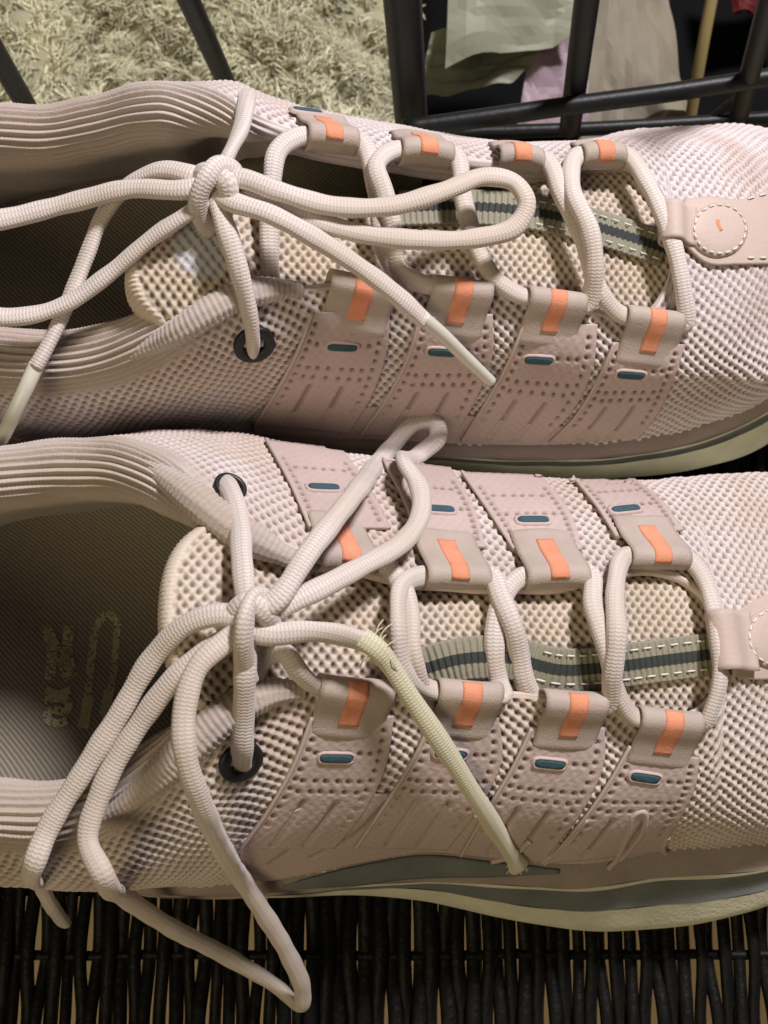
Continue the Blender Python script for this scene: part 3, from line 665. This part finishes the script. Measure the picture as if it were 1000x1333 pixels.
dress(SF, root_f, near_F, film_F, [[(400, 500), (380, 530)], [(425, 505), (400, 545)], [(560, 535), (540, 555)]],
      [(445, 448, .06), (575, 455, .06), (700, 466, .06), (820, 485, .08)],
      [((470, 370), (458, 430), 1.5), ((597, 374), (586, 436), 1.45), ((720, 389), (708, 448), 1.45), ((848, 414), (836, 474), 1.5)],
      [], [(399, 150, .12)],
      [((430, 188), (414, 152), 1.2), ((553, 206), (540, 176), 1.25), ((675, 214), (664, 190), 1.1), ((782, 210), (770, 188), 1.1)],
      [(331, 449)])

for pl in ([(800, 1118), (815, 1085), (826, 1055), (838, 1052), (838, 1070), (815, 1105), (790, 1128)], [(690, 1090), (665, 1110), (640, 1117)], [(762, 1062), (735, 1095), (705, 1118)], [(868, 1085), (862, 1100), (866, 1110)]):
    strip_on(SN, 'film_ridge', pl, .075, M['film'], root_n, off=.09, n=26)
# ---- webbing on the tongue, loop and strap on the vamp
def webbing(s, root, pts, width):
    t = np.linspace(0, 1, 220); c = poly_at(pts, t); L = np.linspace(-.5, .5, 25)
    G = np.zeros((220, 25, 3)); D = None
    tang = np.gradient(c, axis=0); tang /= np.linalg.norm(tang, axis=1, keepdims=True); nr = np.stack([-tang[:, 1], tang[:, 0]], 1)
    Q = c[:, None]+nr[:, None]*(width*L)[None, :, None]; G = s.tsurf(Q[..., 0], Q[..., 1], .16)
    dist = np.r_[0, np.cumsum(np.linalg.norm(np.diff(G[:, 12], axis=0), axis=1))]
    G[..., 2] += (.035*np.cos(2*np.pi*dist/.145))[:, None]*(1-(2*np.abs(L))**8)[None]
    o = grid_obj('webbing', G, M['webbing'], root)
    if np.cross(G[1, 0]-G[0, 0], G[0, 1]-G[0, 0])[2] < 0: o.data.flip_normals()
    solidify(o, .07)
    k = [j for j in range(25) if abs(L[j]) < .13]
    G2 = G[:, k].copy(); G2[..., 2] += .012
    st = grid_obj('stripe', G2, M['webbing_dark'], o)
    if np.cross(G2[1, 0]-G2[0, 0], G2[0, 1]-G2[0, 0])[2] < 0: st.data.flip_normals()
    for row in (-.33, .33):
        for a in np.arange(.42, .97, .045):
            i = int(a*219); q0 = c[i]+nr[i]*width*row; i2 = min(219, i+6); q1 = c[i2]+nr[i2]*width*row
            p = [s.tsurf(*q0, .17), s.tsurf(*((q0+q1)/2), .215), s.tsurf(*q1, .17)]
            tube('stitch', p, .022, .022, M['stitch'], o, ns=6, step=.05)
webbing(SN, root_n, [(548, 872), (600, 858), (660, 856), (730, 872), (800, 868), (860, 860), (925, 852)], 56)
webbing(SF, root_f, [(520, 270), (600, 268), (690, 275), (760, 290), (820, 308), (868, 325)], 44)
def vamp(s, root, loop, strapA, strapB, stitches, patchc=None):
    strap = patch(s, 'vamp_strap', strapA, strapB, 30, 40, M['leather'], root, off=.09, thick=.1)
    e, n = s.hitn(*loop[0])
    # folded loop of synthetic leather the lace runs through
    (c, c2, wd) = loop; p, n = s.hitn(*c); q, _ = s.hitn(*c2); o = q-p; o -= n*o.dot(n); ln = np.linalg.norm(o); o /= ln; t = np.cross(n, o); t /= np.linalg.norm(t)
    prof = np.array([(ln+.25, .13), (ln, .16), (ln*.6, .29), (.15, .41), (-.15, .39), (-.32, .22), (-.3, .02), (-.1, -.18), (.2, -.25)])
    d = np.r_[0, np.cumsum(np.linalg.norm(np.diff(prof, axis=0), axis=1))]; tt = np.linspace(0, d[-1], 30); pr = np.stack([catmull(d, prof[:, 0], tt), catmull(d, prof[:, 1], tt)], 1)
    k = np.linspace(-wd/2, wd/2, 12)
    G = p+pr[:, None, :1]*o+(pr[:, None, 1:])*n+np.broadcast_to(k[None, :, None], (30, 12, 1))*t
    l = grid_obj('lace_loop', G, M['leather'], root)
    if np.dot(np.cross(G[6, 0]-G[5, 0], G[5, 1]-G[5, 0]), n) < 0: l.data.flip_normals()
    solidify(l, .06)
    for poly, cnt in stitches:
        tq = np.linspace(0, 1, cnt*2)
        Q = poly_at(poly, tq)
        for i in range(cnt):
            a, b = s.hitn(*Q[2*i]), s.hitn(*Q[2*i+1])
            pts = [a[0]+a[1]*.10, (a[0]+b[0])/2+a[1]*.135, b[0]+b[1]*.10]
            tube('stitch', pts, .026, .024, M['stitch'], strap, ns=6, step=.05)
    return strap
vamp(SN, root_n, ((937, 836), (966, 836), 1.33), [(952, 800), (975, 786), (1010, 770), (1090, 765)], [(952, 880), (975, 884), (1010, 884), (1090, 880)],
     [([(1040, 776), (1060, 774), (1085, 772)], 3), ([(1040, 876), (1060, 875), (1085, 874)], 3)])
stF = vamp(SF, root_f, ((870, 293), (893, 296), .98), [(888, 262), (920, 258), (960, 262), (1000, 248), (1100, 240)], [(888, 318), (920, 344), (960, 345), (1000, 345), (1100, 350)],
     [([(970, 262), (1000, 254), (1040, 250)], 5), ([(970, 337), (1000, 337), (1040, 338)], 5)])
# round stitched badge on the far vamp
def badge(s, root, cx, cy, r):
    ang = np.linspace(0, 2*np.pi, 40, endpoint=False); rows = []
    for f, h in ((.02, .17), (.5, .17), (.9, .165), (1.0, .13), (1.02, .05)):
        rows.append([(lambda q: q[0]+q[1]*h)(s.hitn(cx+r*f*math.cos(a), cy+r*.93*f*math.sin(a))) for a in ang])
    G = np.array(rows); o = grid_obj('vamp_badge', G, M['leather'], root, wrap=True)
    if np.cross(G[2, 0]-G[1, 0], G[1, 1]-G[1, 0])[2] < 0: o.data.flip_normals()
    for k in range(20):
        a = 2*math.pi*k/20; q = [s.hitn(cx+r*.88*math.cos(b), cy+r*.82*math.sin(b)) for b in (a-.09, a, a+.09)]
        tube('stitch', [q[0][0]+q[0][1]*.16, q[1][0]+q[1][1]*.20, q[2][0]+q[2][1]*.16], .026, .026, M['stitch'], o, ns=6, step=.05)
    q = [s.hitn(cx-3, cy-12), s.hitn(cx-2, cy-4), s.hitn(cx+2, cy+2)]
    tube('orange_mark', [a+b*.175 for a, b in q], .05, .012, M['orange'], o, ns=8, step=.05)
badge(SF, root_f, 932, 302, 37)
badge(SN, root_n, 1006, 831, 42)

# grey foam wedge on the near midsole
patch(SN, 'midsole_inset', [(368, 1152), (450, 1130), (545, 1114), (640, 1122), (728, 1131)], [(370, 1155), (460, 1150), (545, 1141), (640, 1139), (728, 1135)], 10, 60, M['midsole'], root_n, off=.065, thick=.1)

# ---- laces
LA, LB = .222, .155
def laces(s, root, runs, knot, aglets, yellow=None):
    kn = tube('shoelace', lace_path(s, knot), LA, LB, M['lace'], root, groove=.1)
    for nm, pts in runs:
        tube(nm, lace_path(s, pts), LA, LB, M['lace'], kn, groove=.16, twist=random.uniform(-1.2, 1.2))
    for nm, pts, a, b, mat, tp in aglets:
        tube(nm, lace_path(s, pts), a, b, mat, kn, taper=tp)
    return kn
Z = None
runs_N = [
  ('lace_run', [(314, 1000, -.25), (315, 975, .25), (317, 930, .5), (319, 880, .9), (321, 835, 1.0)]),
  ('lace_run', [(288, 626, -.25), (300, 640, .22), (311, 675, .45), (315, 730, .8), (320, 785, 1.0)]),
  ('lace_run', [(325, 900, .0), (338, 860, .25), (368, 848, .35), (390, 876, .35), ('T', 0, -1)]),
  ('lace_run', [('T', 5, -1), (524, 762, .3), (519, 820, .35), (527, 870, .35), ('T', 1, -1)]),
  ('lace_run', [('T', 4, 1), (526, 770, .15), (536, 850, .25), (548, 895, .2), (566, 940, -.2)]),
  ('lace_run', [('T', 5, 1), (652, 778, .18), (668, 815, .02), (676, 850, -.25), (684, 890, -.25), (710, 925, -.2)]),
  ('lace_run', [('T', 6, -1), (650, 790, -.05), (644, 850, -.28), (650, 890, -.2), ('T', 1, 1)]),
  ('lace_run', [('T', 6, 1), (772, 790, .28), (788, 840, .3), (800, 890, .3), ('T', 3, -1)]),
  ('lace_run', [('T', 7, -1), (801, 770, .45), (803, 830, .55), (797, 880, .45), ('T', 2, 1)]),
  ('lace_run', [('T', 7, 1), (912, 745, .30), (930, 795, .26), (936, 836, .22), (938, 880, .28), (928, 920, .30), ('T', 3, 1)]),
  ('bow_loop', [(322, 800, 1.15), (355, 785, 1.3), (400, 722, 1.6), (460, 645, 2.0), (510, 582, 2.3), (540, 551, 2.5), (566, 550, 2.5), (570, 570, 2.2), (548, 590, 1.9), (528, 605, 1.5), (545, 632, 1.2), (548, 668, 1.1), (525, 705, 1.1), (470, 738, 1.1), (400, 774, 1.05), (350, 798, 1.0), (322, 812, 1.0)]),
  ('bow_loop', [(322, 815, 1.2), (290, 838, 1.35), (258, 868, 1.5), (240, 925, 1.6), (242, 985, 1.6), (262, 1045, 1.5), (292, 1110, 1.3), (318, 1150, 1.2), (345, 1192, 0, 4.2), (374, 1240, 0, 3.0), (394, 1290, 0, 1.8), (389, 1310, 0, 1.2), (365, 1288, 0, 1.1), (300, 1248, 0, 1.6), (220, 1206, 0, 3.8), (165, 1170, 0, 5.2), (132, 1135, 1.3), (114, 1095, 1.0), (132, 1030, .95), (180, 945, 1.0), (238, 872, 1.05), (290, 835, 1.0), (322, 822, 1.0)]),
  ('loose_end', [(322, 805, 1.25), (285, 800, 1.3), (245, 812, 1.3), (200, 855, 1.2), (155, 930, 1.1), (105, 1010, 1.0), (62, 1080, .9), (46, 1120, 1.0), (53, 1152, 0, 5.4), (65, 1176, 0, 4.0), (82, 1200, 0, 1.8)]),
  ('loose_end', [(322, 820, 1.1), (350, 826, 1.05), (400, 822, 1.0), (450, 828, .95), (490, 845, .85), (500, 862, .75)]),
]
knot_N = [(354, 792, .5), (346, 781, .95), (330, 776, 1.35), (320, 802, 1.55), (317, 832, 1.45), (318, 858, 1.1), (323, 888, .6)]
knot_N2 = [(296, 840, .1), (300, 806, 1.2), (322, 786, 1.4), (346, 800, 1.25), (353, 840, .2)]
lin = lambda a, b: (lambda t: a+(b-a)*t)
kN = laces(SN, root_n, runs_N+[('knot_wrap', knot_N2)], knot_N, [
    ('frayed_end', [(470, 830, .98), (492, 846, .97), (508, 866, .85), (535, 908, .80), (575, 968, .75), (622, 1042, .6), (655, 1095, .5), (676, 1128, .45)], .22, .125, M['lace_y'], lambda t: 1.0-.14*np.sin(t*9)**2+.25*sstep(.93, 1, t))])
for i in range(12):                                                   # loose fibres where the lace has frayed
    a = rng.uniform(-1, 1, 4); q = (494+a[0]*12, 845+a[1]*10)
    p0 = SN.hit(q[0], q[1], .95); p1 = SN.hit(q[0]+a[2]*16, q[1]-6+a[3]*16, 1.05); p2 = SN.hit(q[0]+a[2]*26+6, q[1]-4+a[3]*30, .9)
    tube('loose_fibre', [p0, p1, p2], .014, .014, M['lace_y'], kN, ns=5, step=.08)
for i in range(34):
    a = rng.uniform(-1, 1, 4); q = (674+a[0]*4, 1124+a[1]*3)
    tube('loose_fibre', [SN.hit(q[0]-3, q[1]-6, .5), SN.hit(q[0]+a[2]*7, q[1]+4, .5), SN.hit(q[0]+a[2]*12, q[1]+9+a[3]*5, .42)], .016, .016, M['lace_y'], kN, ns=5, step=.06)

runs_F = [
  ('lace_run', [(328, 462, -.25), (329, 440, .22), (322, 395, .5), (306, 335, .9), (288, 278, 1.15), (282, 255, 1.15)]),
  ('lace_run', [(322, 124, -.1), (320, 138, .3), (313, 170, .55), (296, 205, .85), (285, 232, 1.0)]),
  ('lace_run', [('T', 4, -1), (362, 196, .25), (354, 240, .1), (350, 290, -.15), (352, 350, -.35), (356, 395, -.8)]),
  ('lace_run', [('T', 5, -1), (490, 215, .30), (500, 250, .25), (512, 300, .25), (518, 350, .2), ('T', 1, -1)]),
  ('lace_run', [('T', 4, 1), (492, 260, -.1), (500, 320, .1), (515, 360, .1), ('T', 0, 1)]),
  ('lace_run', [('T', 5, 1), (604, 262, .0), (624, 330, .08), (648, 366, .2), ('T', 2, -1)]),
  ('lace_run', [('T', 6, 1), (732, 255, .2), (762, 320, .12), (782, 380, .2), ('T', 3, -1)]),
  ('lace_run', [('T', 7, -1), (746, 250, .45), (768, 300, .55), (774, 350, .5), ('T', 2, 1)]),
  ('lace_run', [('T', 7, 1), (846, 245, .28), (866, 288, .26), (880, 330, .30), (890, 380, .32), ('T', 3, 1)]),
  ('bow_loop', [(278, 240, 1.2), (310, 232, 1.35), (360, 248, 1.3), (430, 268, 1.2), (510, 268, 1.2), (580, 248, 1.3), (632, 230, 1.4), (670, 238, 1.4), (686, 264, 1.3), (672, 294, 1.15), (620, 310, 1.05), (540, 312, 1.0), (470, 304, .95), (400, 284, .95), (340, 262, 1.0), (280, 250, 1.0)]),
  ('bow_loop', [(278, 240, 1.2), (240, 247, 1.35), (170, 246, 1.5), (100, 262, 1.6), (30, 280, 1.6), (-40, 298, 1.5), (-85, 335, 1.3), (-75, 385, 1.2), (-20, 410, 1.2), (35, 411, 1.25), (85, 396, 1.3), (140, 358, 1.35), (200, 308, 1.35), (250, 275, 1.25), (278, 255, 1.1)]),
  ('loose_end', [(278, 238, 1.0), (250, 228, 1.15), (212, 221, 1.2), (175, 236, 1.1), (135, 280, 1.0), (112, 335, .95), (88, 395, .95), (62, 450, .95), (46, 478, .9)]),
  ('loose_end', [(280, 250, 1.2), (300, 262, 1.3), (350, 278, 1.3), (420, 316, 1.15), (480, 356, 1.0), (530, 396, .8), (553, 418, .7)]),
]
knot_F = [(310, 238, .7), (305, 221, 1.3), (288, 214, 1.6), (270, 232, 1.75), (258, 258, 1.55), (262, 284, 1.0), (276, 300, .5)]
knot_F2 = [(248, 240, .3), (268, 224, 1.4), (296, 240, 1.5), (294, 268, 1.15), (276, 292, .4)]
kF = laces(SF, root_f, runs_F+[('knot_wrap', knot_F2)], knot_F, [
    ('aglet', [(550, 414, .72), (575, 435, .62), (605, 464, .5), (640, 497, .4)], .165, .165, M['aglet'], lin(1.05, .8)),
    ('aglet', [(48, 474, .9), (34, 505, .9), (15, 545, .8), (-5, 585, .7)], .165, .165, M['aglet'], lin(1.05, .85))])

# ---- worn print on the near insole
def print_on(s, polys, z=2.266):
    # worn transfer print: short flat flecks lying on the fabric, many rubbed away
    for pi, (pl, keep, wd) in enumerate(polys):
        wd *= .7
        z = 2.266+.006*pi
        q = poly_at(pl, np.linspace(0, 1, 70)); pts = np.array([P(a, b, z) for a, b in q]); V = []; Fc = []
        T = np.gradient(pts, axis=0); T /= np.linalg.norm(T, axis=1, keepdims=True)+1e-9; Nr = np.stack([-T[:, 1], T[:, 0], 0*T[:, 0]], 1)
        for i in range(69):
            pts[i, 2] += .0015*(i % 3)
            for r in (-1, 0, 1):
                if random.random() > min(.93, keep+.38): continue
                a = Nr[i]*wd*(r/3-.15+random.uniform(-.05, .05)); b = Nr[i]*wd*(r/3+.15+random.uniform(-.05, .05)); o = len(V)
                V += [pts[i]+a, pts[i+1]+a, pts[i+1]+b, pts[i]+b]; Fc.append((o, o+1, o+2, o+3))
        fz = mesh_obj('worn_print', V, Fc, M['print'], s.insole, smooth=False)
print_on(SN, [([(106, 950), (114, 905), (120, 850), (128, 812), (141, 798), (153, 812)], .35, .28), ([(153, 812), (150, 850), (146, 890), (136, 935)], .35, .26), ([(108, 948), (116, 905)], .6, .4), ([(136, 932), (142, 898)], .6, .36),
              ([(60, 815), (68, 850), (64, 885)], .25, .4), ([(90, 815), (88, 850), (94, 880)], .25, .4), ([(62, 818), (76, 850), (90, 885)], .25, .35), ([(60, 898), (76, 904), (92, 898)], .6, .3),
              ([(58, 912), (74, 909), (90, 914), (86, 926), (66, 924), (60, 934), (74, 942), (88, 938)], .5, .3)])

# ------------------------------------------------------------------ wicker the shoes stand on
basket = empty('wicker_hamper', (0, 2, -1), 'black stained wicker hamper top the two shoes stand on', 'wicker hamper')
reed_z = -.30
x = -17.0; k = 0
cane_y = [-7.3, -6.45, -4.55, -2.3, 0.2, 2.8, 5.4, 8.0, 10.6, 13.2, 15.8]
while x < 17.5:
    wd = random.uniform(.39, .44) if -2.4 < x < 2.6 else random.uniform(.31, .405); ph = k % 2
    pts = []; drift = random.uniform(-.06, .06); ex = random.uniform(-.06, .06)
    for i, cy in enumerate(cane_y):
        up = ((i+ph) % 2)*2-1
        pull = (.055 if (k//2+i) % 2 else -.055)
        pts.append((x+drift*i*.3+pull*(.9 if -4 > cy else .5)+random.uniform(-.03, .03), cy, reed_z+up*.13))
    o = tube('reed', pts, wd/2, .12, M['wicker'], basket, ns=8, step=.3)
    x += .355+random.uniform(-.03, .03); k += 1
for i, cy in enumerate(cane_y):
    pts = [(xx, cy+random.uniform(-.04, .04), reed_z-.06+random.uniform(-.02, .02)) for xx in np.arange(-17.2, 17.6, .6)]
    tube('cane', pts, .13, .10, M['wicker'], basket, ns=8, step=.3)
for pts in ([(-17.2, -7.5, -.35), (17.5, -7.5, -.35)], [(-17.2, 16.1, -.35), (17.5, 16.1, -.35)], [(-17.2, -7.5, -.35), (-17.2, 16.1, -.35)], [(17.5, -7.5, -.35), (17.5, 16.1, -.35)]):
    tube('rim', [pts[0], tuple((np.array(pts[0])+np.array(pts[1]))/2), pts[1]], .35, .30, M['wicker'], basket, ns=10, step=.5)
for (px_, py_) in ((-16.8, -7.2), (17.1, -7.2), (-16.8, 15.7), (17.1, 15.7)):
    tube('corner_post', [(px_, py_, -.6), (px_, py_, -5), (px_, py_, FLOOR_Z)], .45, .45, M['wicker'], basket, ns=10, step=.6)

X, Y = np.meshgrid(np.linspace(-16.8, 17.1, 20), np.linspace(-3.1, 15.9, 20), indexing='ij')
M['bin'] = plain('black_shade_panel', (.004, .004, .0045), .9, .3, 30, spec=.1)
solidify(grid_obj('dark_gap_board', np.stack([X, Y, 0*X-.75], -1), M['bin'], basket), .2)  # added black board, keeps the gaps between the reeds dark

# ------------------------------------------------------------------ wire basket behind with its contents
wb = empty('wire_basket', (8, 24, FLOOR_Z), 'black coated wire basket holding paper and packets behind the shoe', 'wire basket')
def rod(a, b, r, nm='wire_rod'):
    A, B = P(*a), P(*b); ext = B+(B-A)*.9
    return tube(nm, [A, (A+ext)/2, ext], r, r, M['wire'], wb, ns=12, step=.5)
rod((537, 178, 1.0), (524, 0, 7.0), .50, 'corner_post'); rod((742, 168, 1.0), (764, 0, 7.0), .33); rod((962, 150, 1.0), (1002, 0, 7.0), .30)
rod((302, 125, 1.0), (246, 0, 7.0), .29); rod((62, 185, 1.0), (-8, 65, 7.0), .29)
tube('rail', [P(525, 168, 3.2), P(640, 152, 3.2), P(745, 137, 3.2), P(860, 122, 3.2), P(960, 107, 3.2), P(1060, 92, 3.2), P(1200, 70, 3.2)], .27, .27, M['wire'], wb, ns=12, step=.4)
tube('rail', [P(530, 176, .4), P(640, 172, .4), P(760, 168, .4), P(900, 160, .4), P(1200, 140, .4)], .22, .22, M['wire'], wb, ns=12, step=.4)
rod((905, 170, 0), (1000, 95, 2.0), .12)
M['bin'] = plain('black_shade_panel', (.004, .004, .0045), .9, .3, 30, spec=.1)
X, Y = np.meshgrid(np.linspace(1.2, 34, 30), np.linspace(17.5, 44, 30), indexing='ij')
solidify(grid_obj('dark_interior_panel', np.stack([X, Y, FLOOR_Z+1.2+.25*np.sin(X*.9)*np.sin(Y*.7)], -1), M['bin'], wb), .15)  # added black panel standing in for the basket's dark interior
def sheet(name, quad, mat, label, cat, bow=.4, th=.05, seed=0.0):
    a, b, c, d = [P(*q) for q in quad]; k = np.linspace(0, 1, 16); u, v = np.meshgrid(k, k, indexing='ij'); u, v = u[..., None], v[..., None]
    G = (a*(1-u)+b*u)*(1-v)+(d*(1-u)+c*u)*v
    G[..., 2] += bow*np.sin(u[..., 0]*3.1+seed)*np.sin(v[..., 0]*2.6+seed*.7)+.12*np.sin(u[..., 0]*7+seed)
    rs = np.random.default_rng(int(seed*100)+1)
    for fq in (3, 4, 6, 8, 11, 15):
        an, ph = rs.uniform(0, 6.28, 2); G[..., 2] += 1.15/fq*np.abs(np.sin(fq*(u[..., 0]*math.cos(an)+v[..., 0]*math.sin(an))+ph))
    o = grid_obj(name, G, mat)
    if np.cross(G[1, 0]-G[0, 0], G[0, 1]-G[0, 0])[2] < 0: o.data.flip_normals()
    o.data.polygons.foreach_set('use_smooth', [False]*len(o.data.polygons)); solidify(o, th); return tag(o, label, cat)
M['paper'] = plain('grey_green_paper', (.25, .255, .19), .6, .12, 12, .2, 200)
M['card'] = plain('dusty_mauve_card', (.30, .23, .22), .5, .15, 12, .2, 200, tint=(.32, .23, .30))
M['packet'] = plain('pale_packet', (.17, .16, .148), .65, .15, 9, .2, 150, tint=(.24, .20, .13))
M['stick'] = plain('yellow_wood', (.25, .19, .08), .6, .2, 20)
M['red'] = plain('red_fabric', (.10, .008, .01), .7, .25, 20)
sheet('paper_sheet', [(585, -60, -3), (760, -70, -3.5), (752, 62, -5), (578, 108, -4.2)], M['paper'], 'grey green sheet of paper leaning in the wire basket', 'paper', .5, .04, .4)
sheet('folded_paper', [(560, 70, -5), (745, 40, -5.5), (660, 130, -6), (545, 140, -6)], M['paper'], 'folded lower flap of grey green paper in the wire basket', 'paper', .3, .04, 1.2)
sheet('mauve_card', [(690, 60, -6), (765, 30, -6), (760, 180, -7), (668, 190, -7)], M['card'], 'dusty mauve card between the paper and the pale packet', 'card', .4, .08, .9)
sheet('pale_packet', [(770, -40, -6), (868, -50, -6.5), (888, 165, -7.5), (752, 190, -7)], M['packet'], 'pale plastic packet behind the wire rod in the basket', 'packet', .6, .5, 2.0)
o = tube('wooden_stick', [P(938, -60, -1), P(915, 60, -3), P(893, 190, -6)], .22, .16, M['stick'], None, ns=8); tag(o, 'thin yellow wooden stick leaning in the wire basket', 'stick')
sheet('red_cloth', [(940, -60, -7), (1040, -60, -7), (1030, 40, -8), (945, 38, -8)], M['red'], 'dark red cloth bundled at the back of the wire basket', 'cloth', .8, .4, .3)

# ------------------------------------------------------------------ fluffy rug
def rug():
    root = empty('shag_rug', (-12, 30, -7), 'fluffy pale olive shag rug behind the wire rods', 'rug')
    m, nt, b = new_mat('shag_pile'); b.inputs['Roughness'].default_value = .9; b.inputs['Sheen Weight'].default_value = .3; b.inputs['Specular IOR Level'].default_value = .1
    at = N(nt, 'ShaderNodeAttribute', attribute_name='shade'); mx = N(nt, 'ShaderNodeValToRGB')
    e = mx.color_ramp.elements; e[0].color = (.37, .35, .23, 1); e[1].color = (.82, .785, .56, 1)
    nt.links.new(at.outputs['Fac'], mx.inputs[0]); nt.links.new(mx.outputs[0], b.inputs['Base Color'])
    zt = -6.0; x0, x1, y0, y1 = -24.0, 1.0, 16.8, 42.0
    X, Y = np.meshgrid(np.linspace(x0, x1, 60), np.linspace(y0, y1, 60), indexing='ij')
    hill = lambda x, y: .6*np.sin(x*.55+1)*np.sin(y*.6)+.45*np.sin(x*1.3+y*.9)*np.sin(y*1.1-x*.5)+.2*np.sin(x*2.7)*np.sin(y*2.3)
    base = grid_obj('rug_backing', np.stack([X, Y, zt-1.0+hill(X, Y)], -1), m, root, attrs={'shade': 0*X})
    n = 70000; K = 6
    nc = n//26
    cx = rng.uniform(x0, x1, nc); cy = rng.uniform(y0, y1, nc); ca = 2.2*np.sin(cx*.7+cy*.4)+rng.normal(0, 1.0, nc); cs = rng.uniform(.15, 1, nc); ch = rng.uniform(.7, 1.5, nc)
    ci = rng.integers(0, nc, n)
    ox, oy = rng.normal(0, .24, n), rng.normal(0, .24, n)
    bx = cx[ci]+ox; by = cy[ci]+oy; an = ca[ci]+rng.normal(0, .35, n)
    ln = rng.uniform(.5, .95, n)*ch[ci]; t = np.linspace(0, 1, K)[None]
    curl = rng.uniform(-5, 5, n)[:, None]
    hx = bx[:, None]-.75*ox[:, None]*t+ln[:, None]*.75*np.cumsum(np.cos(an[:, None]+curl*t), 1)/K*t**.5
    hy = by[:, None]-.75*oy[:, None]*t+ln[:, None]*.75*np.cumsum(np.sin(an[:, None]+curl*t), 1)/K*t**.5
    hz = zt-1.0+hill(bx, by)[:, None]+ln[:, None]*(1.05*t-.55*t**2)
    W = .037*(1-.55*t); px_ = -np.sin(an)[:, None]*W; py_ = np.cos(an)[:, None]*W
    V = np.stack([np.stack([hx-px_, hy-py_, hz], -1), np.stack([hx+px_, hy+py_, hz+.02], -1)], 2)   # n,K,2,3
    idx = np.arange(n*K*2).reshape(n, K, 2)
    q = np.stack([idx[:, :-1, 0], idx[:, :-1, 1], idx[:, 1:, 1], idx[:, 1:, 0]], -1).reshape(-1, 4)
    me = bpy.data.meshes.new('pile'); me.vertices.add(n*K*2); me.vertices.foreach_set('co', (V.reshape(-1, 3)*S).astype(np.float32).ravel())
    me.loops.add(q.size); me.polygons.add(len(q)); me.loops.foreach_set('vertex_index', q.astype(np.int32).ravel())
    me.polygons.foreach_set('loop_start', np.arange(0, q.size, 4, dtype=np.int32)); me.polygons.foreach_set('use_smooth', np.ones(len(q), bool))
    a = me.attributes.new('shade', 'FLOAT', 'POINT'); sh = np.clip(cs[ci][:, None, None]+rng.normal(0, .15, n)[:, None, None]+np.zeros((n, K, 2)), 0, 1); a.data.foreach_set('value', sh.astype(np.float32).ravel())
    me.update(calc_edges=True); me.materials.append(m)
    p = link(bpy.data.objects.new('pile', me), root); p['kind'] = 'stuff'
rug()
